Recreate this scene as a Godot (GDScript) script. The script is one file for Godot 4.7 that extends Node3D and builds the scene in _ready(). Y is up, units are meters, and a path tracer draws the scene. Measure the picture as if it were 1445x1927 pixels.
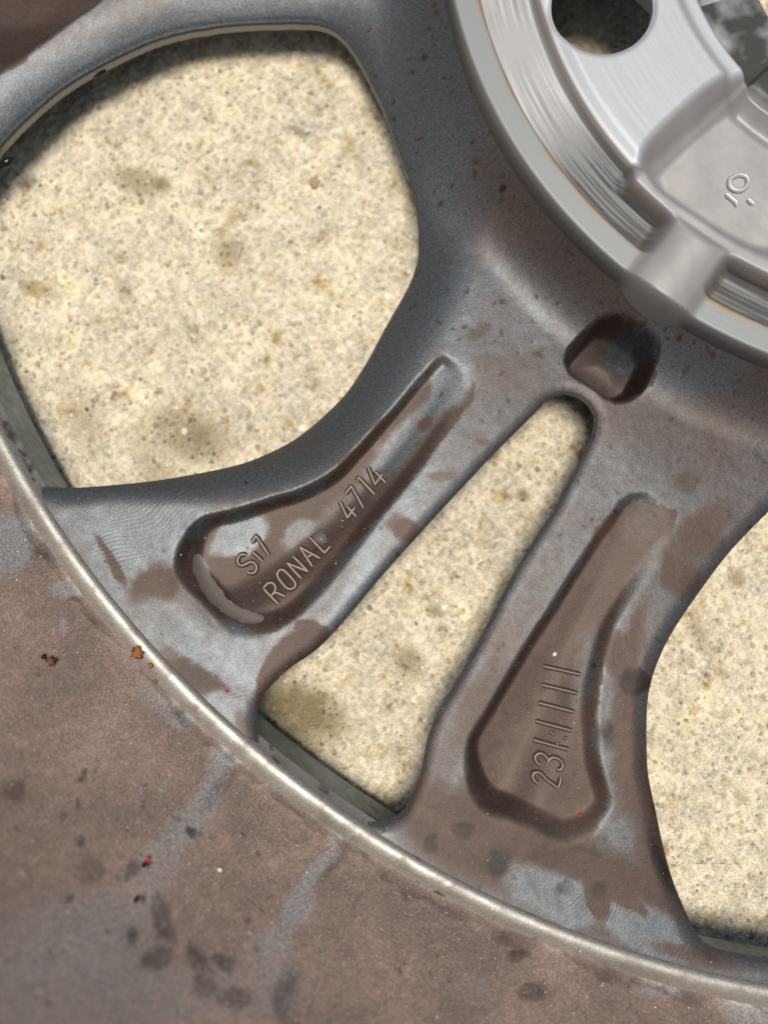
extends Node3D
# The back of a cast alloy wheel lying face down on rough concrete, seen from close above.
# Lengths in the tables are millimetres in the wheel's own plane: the wheel's axis is the origin, heights count from the back of the spokes.

const FLOOR := 13.0          # the spoke backs lie this far above the concrete
const AXIS := 125.7          # degrees: middle of the spoke in view
const HUB_AXIS := 126.0      # degrees: middle of the cast pocket of the hub in view
const LIFT := Vector3(0, 0.013, 0)

var rng := RandomNumberGenerator.new()
var names := {}
var noise_a := FastNoiseLite.new()
var noise_b := FastNoiseLite.new()
var noise_c := FastNoiseLite.new()

# outlines
var window_low := PackedVector2Array([Vector2(-79.21, 49.62), Vector2(-80.54, 53.67), Vector2(-83.17, 58.61), Vector2(-84.91, 61.73), Vector2(-87.69, 67.05), Vector2(-91.14, 72.34), Vector2(-95.44, 76.73), Vector2(-99.73, 80.21), Vector2(-104.01, 82.56), Vector2(-108.29, 84.29), Vector2(-114.71, 85.85), Vector2(-121.13, 87.06), Vector2(-127.56, 87.83), Vector2(-133.99, 88.34), Vector2(-138.29, 88.17), Vector2(-140.72, 87.56)])
var window_high := PackedVector2Array([Vector2(-149.16, 30.25), Vector2(-144.88, 25.42), Vector2(-139.24, 20.28), Vector2(-131.75, 15.59), Vector2(-122.87, 11.36), Vector2(-113.90, 9.39), Vector2(-104.90, 8.65), Vector2(-98.15, 8.58), Vector2(-95.44, 8.97), Vector2(-93.19, 10.02), Vector2(-90.93, 12.39), Vector2(-88.68, 16.18), Vector2(-86.88, 19.94), Vector2(-84.91, 24.16), Vector2(-82.69, 31.13), Vector2(-80.93, 36.21), Vector2(-79.62, 41.25), Vector2(-79.11, 45.81)])
var fork_window := PackedVector2Array([Vector2(-56.11, 73.44), Vector2(-58.66, 74.29), Vector2(-61.24, 76.86), Vector2(-68.07, 83.68), Vector2(-76.11, 92.29), Vector2(-84.90, 101.98), Vector2(-89.62, 107.68), Vector2(-94.98, 113.43), Vector2(-99.08, 116.29), Vector2(-101.53, 118.48), Vector2(-103.57, 120.76), Vector2(-104.43, 123.59), Vector2(-104.24, 126.01), Vector2(-103.55, 128.41), Vector2(-100.16, 132.25), Vector2(-93.19, 137.01), Vector2(-89.53, 138.91), Vector2(-86.36, 139.54), Vector2(-84.25, 139.30), Vector2(-82.05, 138.11), Vector2(-80.67, 135.73), Vector2(-79.11, 131.75), Vector2(-78.19, 127.19), Vector2(-76.70, 123.57), Vector2(-75.04, 120.74), Vector2(-72.54, 116.68), Vector2(-68.34, 108.91), Vector2(-64.10, 101.07), Vector2(-58.98, 93.14), Vector2(-58.12, 91.96), Vector2(-55.52, 87.08), Vector2(-52.73, 81.74), Vector2(-51.57, 78.58), Vector2(-51.53, 76.87), Vector2(-52.76, 74.90), Vector2(-54.42, 73.78)])
var window_right := PackedVector2Array([Vector2(-24.51, 92.30), Vector2(-30.74, 98.57), Vector2(-35.95, 105.21), Vector2(-40.27, 111.37), Vector2(-42.89, 116.68), Vector2(-44.08, 121.14), Vector2(-44.46, 125.98), Vector2(-44.45, 131.74), Vector2(-44.04, 134.85), Vector2(-43.47, 137.70), Vector2(-42.41, 143.22), Vector2(-40.96, 148.69), Vector2(-39.09, 153.35), Vector2(-37.74, 156.21), Vector2(-36.18, 157.60), Vector2(-33.97, 158.36), Vector2(-30.87, 158.90), Vector2(-27.13, 159.35)])
var pocket_marks := PackedVector2Array([Vector2(-76.10, 67.91), Vector2(-78.90, 70.74), Vector2(-82.54, 75.11), Vector2(-85.74, 78.78), Vector2(-89.00, 82.42), Vector2(-92.17, 85.72), Vector2(-95.09, 87.65), Vector2(-98.67, 89.33), Vector2(-102.25, 90.34), Vector2(-105.74, 91.59), Vector2(-109.31, 92.68), Vector2(-112.88, 93.43), Vector2(-115.02, 94.85), Vector2(-116.72, 97.18), Vector2(-117.59, 99.67), Vector2(-117.20, 102.15), Vector2(-115.58, 104.29), Vector2(-112.63, 107.09), Vector2(-109.77, 110.28), Vector2(-108.35, 111.50), Vector2(-105.47, 111.83), Vector2(-102.67, 111.10), Vector2(-99.89, 109.54), Vector2(-97.03, 107.09), Vector2(-94.24, 104.29), Vector2(-89.62, 98.59), Vector2(-86.06, 93.94), Vector2(-82.56, 89.67), Vector2(-78.96, 85.30), Vector2(-75.33, 80.23), Vector2(-72.37, 76.57), Vector2(-70.91, 74.01), Vector2(-70.72, 71.78), Vector2(-71.97, 69.63), Vector2(-73.82, 68.34), Vector2(-75.25, 67.56)])
var pocket_date := PackedVector2Array([Vector2(-46.07, 89.69), Vector2(-47.67, 90.78), Vector2(-49.31, 93.28), Vector2(-51.88, 96.69), Vector2(-55.04, 101.33), Vector2(-56.99, 104.37), Vector2(-59.79, 108.72), Vector2(-62.98, 113.53), Vector2(-66.08, 118.71), Vector2(-69.16, 123.78), Vector2(-71.31, 127.38), Vector2(-72.07, 130.40), Vector2(-72.02, 133.89), Vector2(-71.15, 136.26), Vector2(-69.31, 138.38), Vector2(-65.69, 139.48), Vector2(-62.73, 140.96), Vector2(-59.78, 142.45), Vector2(-57.69, 142.84), Vector2(-55.52, 142.44), Vector2(-53.07, 140.95), Vector2(-51.25, 138.60), Vector2(-50.47, 136.24), Vector2(-51.14, 133.63), Vector2(-51.95, 130.39), Vector2(-52.20, 126.80), Vector2(-52.29, 123.21), Vector2(-51.88, 119.59), Vector2(-51.07, 115.96), Vector2(-50.08, 112.30), Vector2(-48.44, 108.72), Vector2(-45.88, 105.03), Vector2(-42.97, 101.00), Vector2(-40.71, 97.27), Vector2(-39.21, 94.20), Vector2(-39.08, 92.62), Vector2(-40.29, 91.36), Vector2(-42.42, 90.11), Vector2(-44.56, 89.52)])
var dimple := PackedVector2Array([Vector2(-49.82, 61.88), Vector2(-48.20, 62.21), Vector2(-45.80, 63.64), Vector2(-43.41, 65.55), Vector2(-42.31, 66.96), Vector2(-42.52, 68.62), Vector2(-43.40, 71.10), Vector2(-44.43, 73.16), Vector2(-46.07, 74.22), Vector2(-48.10, 74.47), Vector2(-49.69, 73.73), Vector2(-51.28, 72.33), Vector2(-53.27, 71.09), Vector2(-55.03, 69.85), Vector2(-55.81, 68.19), Vector2(-55.37, 66.53), Vector2(-53.95, 64.87), Vector2(-52.29, 63.21), Vector2(-51.05, 62.21)])
var pocket_edge_next := PackedVector2Array([Vector2(-153.24, 24.41), Vector2(-148.18, 19.56), Vector2(-143.91, 16.34), Vector2(-140.48, 13.57), Vector2(-136.20, 9.86), Vector2(-132.14, 6.89), Vector2(-127.60, 1.27)])


func _ready() -> void:
	rng.seed = 20417
	# ---- camera, sky, sun, exposure
	var cam := Camera3D.new()
	cam.name = "camera"
	cam.transform = Transform3D(Basis(Vector3(0.99999191, -0.00402186, 0.00000000), Vector3(0.00033992, 0.08451830, -0.99642187), Vector3(0.00400747, 0.99641381, 0.08451898)), Vector3(-0.08433426, 0.12880572, 0.10328546) + LIFT)
	cam.fov = 63.42
	cam.near = 0.01
	cam.far = 60.0
	var lens := CameraAttributesPhysical.new()
	lens.frustum_focal_length = 19.42
	lens.frustum_focus_distance = 0.130
	lens.frustum_near = 0.01
	lens.frustum_far = 60.0
	lens.exposure_aperture = 5.2
	cam.attributes = lens
	add_child(cam)
	cam.current = true
	var env := Environment.new()
	env.background_mode = Environment.BG_SKY
	var sky := Sky.new()
	var sm := ProceduralSkyMaterial.new()
	sm.sky_top_color = Color(0.52, 0.61, 0.73)
	sm.sky_horizon_color = Color(0.86, 0.89, 0.93)
	sm.sky_curve = 0.22
	sm.ground_horizon_color = Color(0.62, 0.58, 0.5)
	sm.ground_bottom_color = Color(0.45, 0.42, 0.36)
	sm.sky_energy_multiplier = 0.85
	sky.sky_material = sm
	env.sky = sky
	env.tonemap_mode = Environment.TONE_MAPPER_LINEAR
	env.tonemap_exposure = 0.82
	env.sdfgi_enabled = true
	env.ssao_enabled = true
	env.ssil_enabled = true
	var we := WorldEnvironment.new()
	we.name = "world_environment"
	we.environment = env
	add_child(we)
	var sun := DirectionalLight3D.new()
	sun.name = "sun"
	sun.light_color = Color(1.0, 0.96, 0.9)
	sun.light_energy = 1.5
	sun.light_angular_distance = 18.0
	sun.shadow_enabled = true
	add_child(sun)
	sun.look_at_from_position(Vector3(-0.03, 1.0, 0.03), Vector3.ZERO, Vector3(0, 0, 1))

	noise_a.seed = 11
	noise_a.frequency = 0.05
	noise_a.fractal_octaves = 4
	noise_b.seed = 12
	noise_b.frequency = 0.35
	noise_b.fractal_octaves = 3
	noise_c.seed = 13
	noise_c.frequency = 0.012
	noise_c.fractal_octaves = 3
	build_ground()
	build_wheel()
	build_small_things()


# ---------------------------------------------------------------- naming
func numbered(called: String) -> String:
	var k: int = names.get(called, 0)
	names[called] = k + 1
	return called if k == 0 else "%s_%03d" % [called, k]


func tag(o: Node, label: String, category: String, group := "") -> void:
	o.set_meta("label", label)
	o.set_meta("category", category)
	if group != "":
		o.set_meta("group", group)


func put(called: String, mesh: Mesh, mat: Material, parent: Node = self) -> MeshInstance3D:
	var o := MeshInstance3D.new()
	o.name = numbered(called) if parent == self else called
	o.mesh = mesh
	if mat != null:
		o.material_override = mat
	parent.add_child(o, true)
	return o


# ---------------------------------------------------------------- mesh buffers
class Buf:
	var v := PackedVector3Array()
	var n := PackedVector3Array()
	var t := PackedVector2Array()
	var c := PackedColorArray()
	var i := PackedInt32Array()

	func add(p: Vector3, nn: Vector3, uv := Vector2.ZERO, col := Color.WHITE) -> int:
		v.append(p * 0.001)
		n.append(nn)
		t.append(uv)
		c.append(col)
		return v.size() - 1

	func tri(a: int, b: int, d: int) -> void:
		# wound so that the face looks along its vertex normals
		var f := (v[d] - v[a]).cross(v[b] - v[a])
		if f.dot(n[a] + n[b] + n[d]) < 0.0:
			i.append(a); i.append(d); i.append(b)
		else:
			i.append(a); i.append(b); i.append(d)

	func quad(a: int, b: int, d: int, e: int) -> void:
		tri(a, b, d)
		tri(a, d, e)

	func mesh() -> ArrayMesh:
		var arr := []
		arr.resize(Mesh.ARRAY_MAX)
		arr[Mesh.ARRAY_VERTEX] = v
		arr[Mesh.ARRAY_NORMAL] = n
		arr[Mesh.ARRAY_TEX_UV] = t
		arr[Mesh.ARRAY_COLOR] = c
		arr[Mesh.ARRAY_INDEX] = i
		var m := ArrayMesh.new()
		m.add_surface_from_arrays(Mesh.PRIMITIVE_TRIANGLES, arr)
		return m


func smooth_line(p: PackedVector2Array, step: float, closed: bool) -> PackedVector2Array:
	var out := PackedVector2Array()
	var n := p.size()
	for k in (n if closed else n - 1):
		var a := p[(k - 1 + n) % n] if closed or k > 0 else p[k]
		var b := p[k]
		var c := p[(k + 1) % n]
		var d := p[(k + 2) % n] if closed or k + 2 < n else c
		var m := maxi(1, int(b.distance_to(c) / step))
		for j in m:
			out.append(b.cubic_interpolate(c, a, d, float(j) / m))
	if not closed:
		out.append(p[n - 1])
	return out


func turned(p: PackedVector2Array, deg: float) -> PackedVector2Array:
	var out := PackedVector2Array()
	for q in p:
		out.append(q.rotated(deg_to_rad(deg)))
	return out


func mirrored(p: PackedVector2Array, axis: float) -> PackedVector2Array:
	var out := PackedVector2Array()
	var u := Vector2.from_angle(deg_to_rad(axis))
	for q in p:
		out.append(u * (2.0 * q.dot(u)) - q)
	out.reverse()
	return out


# ---------------------------------------------------------------- a polar grid that carries distances to outlines
class Polar:
	var r0: float
	var dr: float
	var nr: int
	var t0: float
	var dt: float
	var nt: int
	var cs := PackedFloat32Array()
	var sn := PackedFloat32Array()

	func _init(ra: float, rb: float, ta: float, tb: float, cell: float) -> void:
		r0 = ra
		nr = int((rb - ra) / cell) + 1
		dr = (rb - ra) / (nr - 1)
		t0 = ta
		nt = int((tb - ta) * (ra + rb) * 0.5 / cell) + 1
		dt = (tb - ta) / (nt - 1)
		for j in nt:
			cs.append(cos(t0 + dt * j))
			sn.append(sin(t0 + dt * j))

	func point(i: int, j: int) -> Vector2:
		var r := r0 + dr * i
		return Vector2(r * cs[j], r * sn[j])

	func fresh() -> PackedFloat32Array:
		var a := PackedFloat32Array()
		a.resize(nr * nt)
		a.fill(1000.0)
		return a

	# signed distance, positive outside the closed outline
	func stamp(poly: PackedVector2Array, d: PackedFloat32Array, id: PackedInt32Array, mark: int, reach: float) -> PackedFloat32Array:
		var area := 0.0
		var n := poly.size()
		for k in n:
			area += poly[k].cross(poly[(k + 1) % n])
		var side := 1.0 if area > 0 else -1.0
		for k in n:
			var a := poly[k]
			var b := poly[(k + 1) % n]
			var ra := a.length()
			var rb := b.length()
			var i0 := maxi(0, int(ceil((minf(ra, rb) - reach - r0) / dr)))
			var i1 := mini(nr - 1, int((maxf(ra, rb) + reach - r0) / dr))
			if i1 < i0:
				continue
			var ta := a.angle()
			var tb := b.angle()
			if ta < t0 - PI: ta += TAU
			if tb < ta - PI: tb += TAU
			if tb > ta + PI: tb -= TAU
			var w := reach / maxf(minf(ra, rb), 20.0)
			var j0 := maxi(0, int(ceil((minf(ta, tb) - w - t0) / dt)))
			var j1 := mini(nt - 1, int((maxf(ta, tb) + w - t0) / dt))
			if j1 < j0:
				continue
			var e := b - a
			var ee := e.length_squared()
			if ee < 1e-9:
				continue
			var le := sqrt(ee)
			for i in range(i0, i1 + 1):
				var r := r0 + dr * i
				var row := i * nt
				for j in range(j0, j1 + 1):
					var px := r * cs[j] - a.x
					var py := r * sn[j] - a.y
					var u := clampf((px * e.x + py * e.y) / ee, 0.0, 1.0)
					var qx := px - e.x * u
					var qy := py - e.y * u
					var dd := sqrt(qx * qx + qy * qy)
					var at := row + j
					if dd < absf(d[at]):
						d[at] = dd if (e.x * py - e.y * px) * side < 0.0 else -dd
						id[at] = mark
		return d

	# cells that no outline came near take the sign of what they lie in
	func settle(d: PackedFloat32Array, polys: Array, reach: float) -> PackedFloat32Array:
		for i in nr:
			var known := 0.0
			for j in nt:
				var at := i * nt + j
				if d[at] > 999.0:
					if known == 0.0:
						known = 1.0
						for p in polys:
							if Geometry2D.is_point_in_polygon(point(i, j), p):
								known = -1.0
					d[at] = reach * known
				else:
					known = signf(d[at])
		return d


# the surface of a grid with heights h, cut where d <= 0, with walls down from the cut
func skin(g: Polar, h: PackedFloat32Array, d: PackedFloat32Array, uv_at: Rect2, colors: PackedColorArray, levels: Array, wall: Buf, from_level := 0, fade := false) -> Buf:
	var b := Buf.new()
	var where := PackedInt32Array()
	where.resize(g.nr * g.nt)
	where.fill(-1)
	var nrm := PackedVector3Array()
	nrm.resize(g.nr * g.nt)
	var tint := colors.size() > 0
	for i in g.nr:
		var r := g.r0 + g.dr * i
		for j in g.nt:
			var at := i * g.nt + j
			if d[at] < -2.0:
				continue
			var ia := maxi(i - 1, 0)
			var ib := mini(i + 1, g.nr - 1)
			var ja := maxi(j - 1, 0)
			var jb := mini(j + 1, g.nt - 1)
			var hr := (h[ib * g.nt + j] - h[ia * g.nt + j]) / (g.dr * (ib - ia))
			var ht := (h[i * g.nt + jb] - h[i * g.nt + ja]) / (g.dt * (jb - ja) * r)
			var c := g.cs[j]
			var s := g.sn[j]
			nrm[at] = Vector3(-(hr * c - ht * s), 1.0, -(hr * s + ht * c)).normalized()
			if d[at] > 0.0:
				where[at] = b.add(Vector3(r * c, h[at], r * s), nrm[at], (Vector2(r * c, r * s) - uv_at.position) / uv_at.size, colors[at] if tint else Color.WHITE)
	for i in g.nr - 1:
		for j in g.nt - 1:
			var q := [i * g.nt + j, (i + 1) * g.nt + j, (i + 1) * g.nt + j + 1, i * g.nt + j + 1]
			var w0: int = where[q[0]]
			var w1: int = where[q[1]]
			var w2: int = where[q[2]]
			var w3: int = where[q[3]]
			var miss := int(w0 < 0) + int(w1 < 0) + int(w2 < 0) + int(w3 < 0)
			if miss == 0:
				b.i.append_array([w0, w1, w3, w1, w2, w3])
				continue
			if miss == 4:
				continue
			var loop := []
			var cuts := []
			for k in 4:
				var m: int = q[k]
				var n: int = q[(k + 1) % 4]
				if where[m] >= 0:
					loop.append(where[m])
				if (where[m] >= 0) != (where[n] >= 0):
					var f := d[m] / (d[m] - d[n])
					var pm := g.point(m / g.nt, m % g.nt)
					var pn := g.point(n / g.nt, n % g.nt)
					var p := pm.lerp(pn, f)
					var y := lerpf(h[m], h[n], f)
					var got := b.add(Vector3(p.x, y, p.y), nrm[m].lerp(nrm[n], f).normalized(), (p - uv_at.position) / uv_at.size, colors[m].lerp(colors[n], f) if tint else Color.WHITE)
					loop.append(got)
					cuts.append([p, y, grad(g, d, m).lerp(grad(g, d, n), f).normalized(), b.c[got]])
			for k in range(1, loop.size() - 1):
				b.tri(loop[0], loop[k], loop[k + 1])
			if cuts.size() == 2 and levels.size() > 0:
				var rows := []
				for cut in cuts:
					var row := []
					for l in levels.size():
						var off: float = levels[l].y
						if fade and off < 0.0:
							off = lerpf(0.3, off, smooth01(92.0, 116.0, cut[0].length()))
						var p: Vector2 = cut[0] + cut[2] * off
						var lean := 0.0
						if l > 0:
							lean = (levels[l].y - levels[l - 1].y) / (levels[l].x - levels[l - 1].x)
						var nn := Vector3(-cut[2].x, -lean, -cut[2].y).normalized()
						row.append([Vector3(p.x, cut[1] - levels[l].x, p.y), nn, (p - uv_at.position) / uv_at.size, cut[3]])
					rows.append(row)
				for l in levels.size() - 1:
					var to := b if l < from_level or wall == null else wall
					var nn0: Vector3 = rows[0][l + 1][1]
					var nn1: Vector3 = rows[1][l + 1][1]
					var va := to.add(rows[0][l][0], nn0, rows[0][l][2], rows[0][l][3])
					var vb := to.add(rows[1][l][0], nn1, rows[1][l][2], rows[1][l][3])
					var vc := to.add(rows[1][l + 1][0], nn1, rows[1][l + 1][2], rows[1][l + 1][3])
					var vd := to.add(rows[0][l + 1][0], nn0, rows[0][l + 1][2], rows[0][l + 1][3])
					to.quad(va, vb, vc, vd)
	return b


func grad(g: Polar, d: PackedFloat32Array, at: int) -> Vector2:
	var i := at / g.nt
	var j := at % g.nt
	var ia := maxi(i - 1, 0)
	var ib := mini(i + 1, g.nr - 1)
	var ja := maxi(j - 1, 0)
	var jb := mini(j + 1, g.nt - 1)
	var a := (d[ib * g.nt + j] - d[ia * g.nt + j]) / (g.dr * (ib - ia))
	var t := (d[i * g.nt + jb] - d[i * g.nt + ja]) / (g.dt * (jb - ja) * (g.r0 + g.dr * i))
	return Vector2(a * g.cs[j] - t * g.sn[j], a * g.sn[j] + t * g.cs[j])


func lathe(profile: PackedVector2Array, segs: int, round_at := 1.0, uv_arc := Vector2(95, 80), uv_len := 90.0, inward := true) -> ArrayMesh:
	var b := Buf.new()
	var s := 0.0
	var n := profile.size()
	for k in n:
		if k > 0:
			s += profile[k].distance_to(profile[k - 1])
		var e := (profile[mini(k + 1, n - 1)] - profile[maxi(k - 1, 0)]).normalized()
		var nn := Vector2(-e.y, e.x) if inward else Vector2(e.y, -e.x)
		for j in segs + 1:
			var a := TAU * j / segs
			b.add(Vector3(profile[k].x * cos(a), profile[k].y, profile[k].x * sin(a)), Vector3(nn.x * cos(a), nn.y, nn.x * sin(a)), Vector2((rad_to_deg(a) - uv_arc.x) / uv_arc.y, s / uv_len))
	for k in n - 1:
		for j in segs:
			var a := k * (segs + 1) + j
			b.quad(a, a + 1, a + segs + 2, a + segs + 1)
	return b.mesh()


func smooth01(a: float, b: float, x: float) -> float:
	var t := clampf((x - a) / (b - a), 0.0, 1.0)
	return t * t * (3.0 - 2.0 * t)


# ---------------------------------------------------------------- textures
class Canvas:
	var w: int
	var h: int
	var area: Rect2
	var a := PackedFloat32Array()

	func _init(ww: int, hh: int, where: Rect2, value: float) -> void:
		w = ww
		h = hh
		area = where
		a.resize(w * h)
		a.fill(value)

	func blob(x: float, y: float, rx: float, ry: float, deg: float, value: float, soft: float) -> void:
		var kx := w / area.size.x
		var ky := h / area.size.y
		var reach := maxf(rx, ry) * (1.0 + soft)
		var x0 := maxi(0, int((x - reach - area.position.x) * kx))
		var x1 := mini(w - 1, int((x + reach - area.position.x) * kx) + 1)
		var y0 := maxi(0, int((y - reach - area.position.y) * ky))
		var y1 := mini(h - 1, int((y + reach - area.position.y) * ky) + 1)
		var c := cos(deg_to_rad(deg))
		var s := sin(deg_to_rad(deg))
		for j in range(y0, y1 + 1):
			var py := area.position.y + (j + 0.5) / ky - y
			for i in range(x0, x1 + 1):
				var px := area.position.x + (i + 0.5) / kx - x
				var u := (px * c + py * s) / rx
				var v := (py * c - px * s) / ry
				var d := sqrt(u * u + v * v)
				if d < 1.0 + soft:
					var k := clampf((1.0 + soft - d) / (2.0 * soft), 0.0, 1.0)
					k = k * k * (3.0 - 2.0 * k)
					a[j * w + i] = lerpf(a[j * w + i], value, k)

	func area_in(poly: PackedVector2Array, value: float) -> void:
		var box := Rect2(poly[0], Vector2.ZERO)
		for p in poly:
			box = box.expand(p)
		var kx := w / area.size.x
		var ky := h / area.size.y
		for j in range(maxi(0, int((box.position.y - area.position.y) * ky)), mini(h - 1, int((box.end.y - area.position.y) * ky) + 1)):
			for i in range(maxi(0, int((box.position.x - area.position.x) * kx)), mini(w - 1, int((box.end.x - area.position.x) * kx) + 1)):
				if Geometry2D.is_point_in_polygon(Vector2(area.position.x + (i + 0.5) / kx, area.position.y + (j + 0.5) / ky), poly):
					a[j * w + i] = value

	func grown(ww: int, hh: int) -> PackedFloat32Array:
		var im := Image.create_from_data(w, h, false, Image.FORMAT_RF, a.to_byte_array())
		im.resize(ww, hh, Image.INTERPOLATE_CUBIC)
		return im.get_data().to_float32_array()


func noise_field(w: int, h: int, seed_at: int, frequency: float, octaves: int, kind := FastNoiseLite.TYPE_SIMPLEX_SMOOTH) -> PackedByteArray:
	var f := FastNoiseLite.new()
	f.noise_type = kind
	f.seed = seed_at
	f.frequency = frequency
	f.fractal_octaves = octaves
	var im := f.get_image(w, h, false, false, true)
	im.convert(Image.FORMAT_L8)
	return im.get_data()


# grey paint under a brown film of dust: colour, and roughness in green with metal in blue
func dust_maps(w: int, h: int, film: PackedFloat32Array, dark: PackedFloat32Array, prints: PackedFloat32Array, mm: Vector2, seed_at: int, coarse: float, clean := Color(90.0, 97.0, 104.0), dusty := Color(63.0, 47.0, 41.0)) -> Array:
	var n0 := noise_field(w, h, seed_at, 0.008 * coarse, 5)
	var n1 := noise_field(w, h, seed_at + 1, 0.06 * coarse, 4)
	var n2 := noise_field(w, h, seed_at + 2, 0.35, 2)
	var col := PackedByteArray()
	col.resize(w * h * 3)
	var orm := PackedByteArray()
	orm.resize(w * h * 3)
	var high := PackedByteArray()
	high.resize(w * h)
	var lcg := seed_at * 7919 + 1
	for y in h:
		for x in w:
			var at := y * w + x
			var a := n0[at] / 255.0 - 0.5
			var b := n1[at] / 255.0 - 0.5
			var c := n2[at] / 255.0 - 0.5
			lcg = (lcg * 1103515245 + 12345) & 0x7fffffff
			var spark := ((lcg >> 8) & 1023) / 1023.0
			var wat := clampi(y + int(b * 5.0 + a * 26.0), 0, h - 1) * w + clampi(x + int(c * 3.0 - b * 5.0 + a * 22.0), 0, w - 1)
			var f := film[wat]
			var ridge := 0.0
			if prints[at] > 0.02:
				var u := x * mm.x
				var v := y * mm.y
				var wave := sin(6.283 / 0.55 * (sqrt(u * u * 1.3 + v * v + u * v * 0.5) + 1.6 * sin(u * 0.32 + 0.7) * cos(v * 0.27) + a * 1.4))
				ridge = prints[at] * wave
				f += ridge * 0.15
			var t := clampf((f + a * 0.26 + b * 0.16 - 0.5) * 1.1 + 0.5, 0.0, 1.0)
			t = t * t * (3.0 - 2.0 * t)
			# the film is never quite gone nor quite even
			t = clampf(0.06 + 0.84 * t + b * 0.10, 0.0, 1.0)
			var k := (1.0 + t * (a * 0.34 + b * 0.22)) * (1.0 - 0.55 * clampf(dark[wat] * (1.0 + b * 1.2), 0.0, 1.0)) * (1.0 + c * 0.30 + (spark - 0.5) * 0.30)
			col[at * 3] = clampi(int(lerpf(clean.r, dusty.r, t) * k), 0, 255)
			col[at * 3 + 1] = clampi(int(lerpf(clean.g, dusty.g, t) * k), 0, 255)
			col[at * 3 + 2] = clampi(int(lerpf(clean.b, dusty.b, t) * k), 0, 255)
			orm[at * 3] = 255
			orm[at * 3 + 1] = clampi(int(255.0 * (lerpf(0.46, 0.55, t) + c * 0.10)), 0, 255)
			orm[at * 3 + 2] = clampi(int(255.0 * lerpf(0.7, 0.3, t)), 0, 255)
			high[at] = clampi(int(128 + c * 90.0 + b * 60.0 + (spark - 0.5) * 26.0 + ridge * 30.0 + t * 10.0), 0, 255)
	var bump := Image.create_from_data(w, h, false, Image.FORMAT_L8, high)
	return [
		ImageTexture.create_from_image(Image.create_from_data(w, h, false, Image.FORMAT_RGB8, col)),
		ImageTexture.create_from_image(Image.create_from_data(w, h, false, Image.FORMAT_RGB8, orm)),
		ImageTexture.create_from_image(bump),
	]


func painted(maps: Array, relief: float) -> ORMMaterial3D:
	var m := ORMMaterial3D.new()
	m.albedo_texture = maps[0]
	m.orm_texture = maps[1]
	m.heightmap_enabled = true
	m.heightmap_texture = maps[2]
	m.heightmap_scale = relief
	return m


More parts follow.
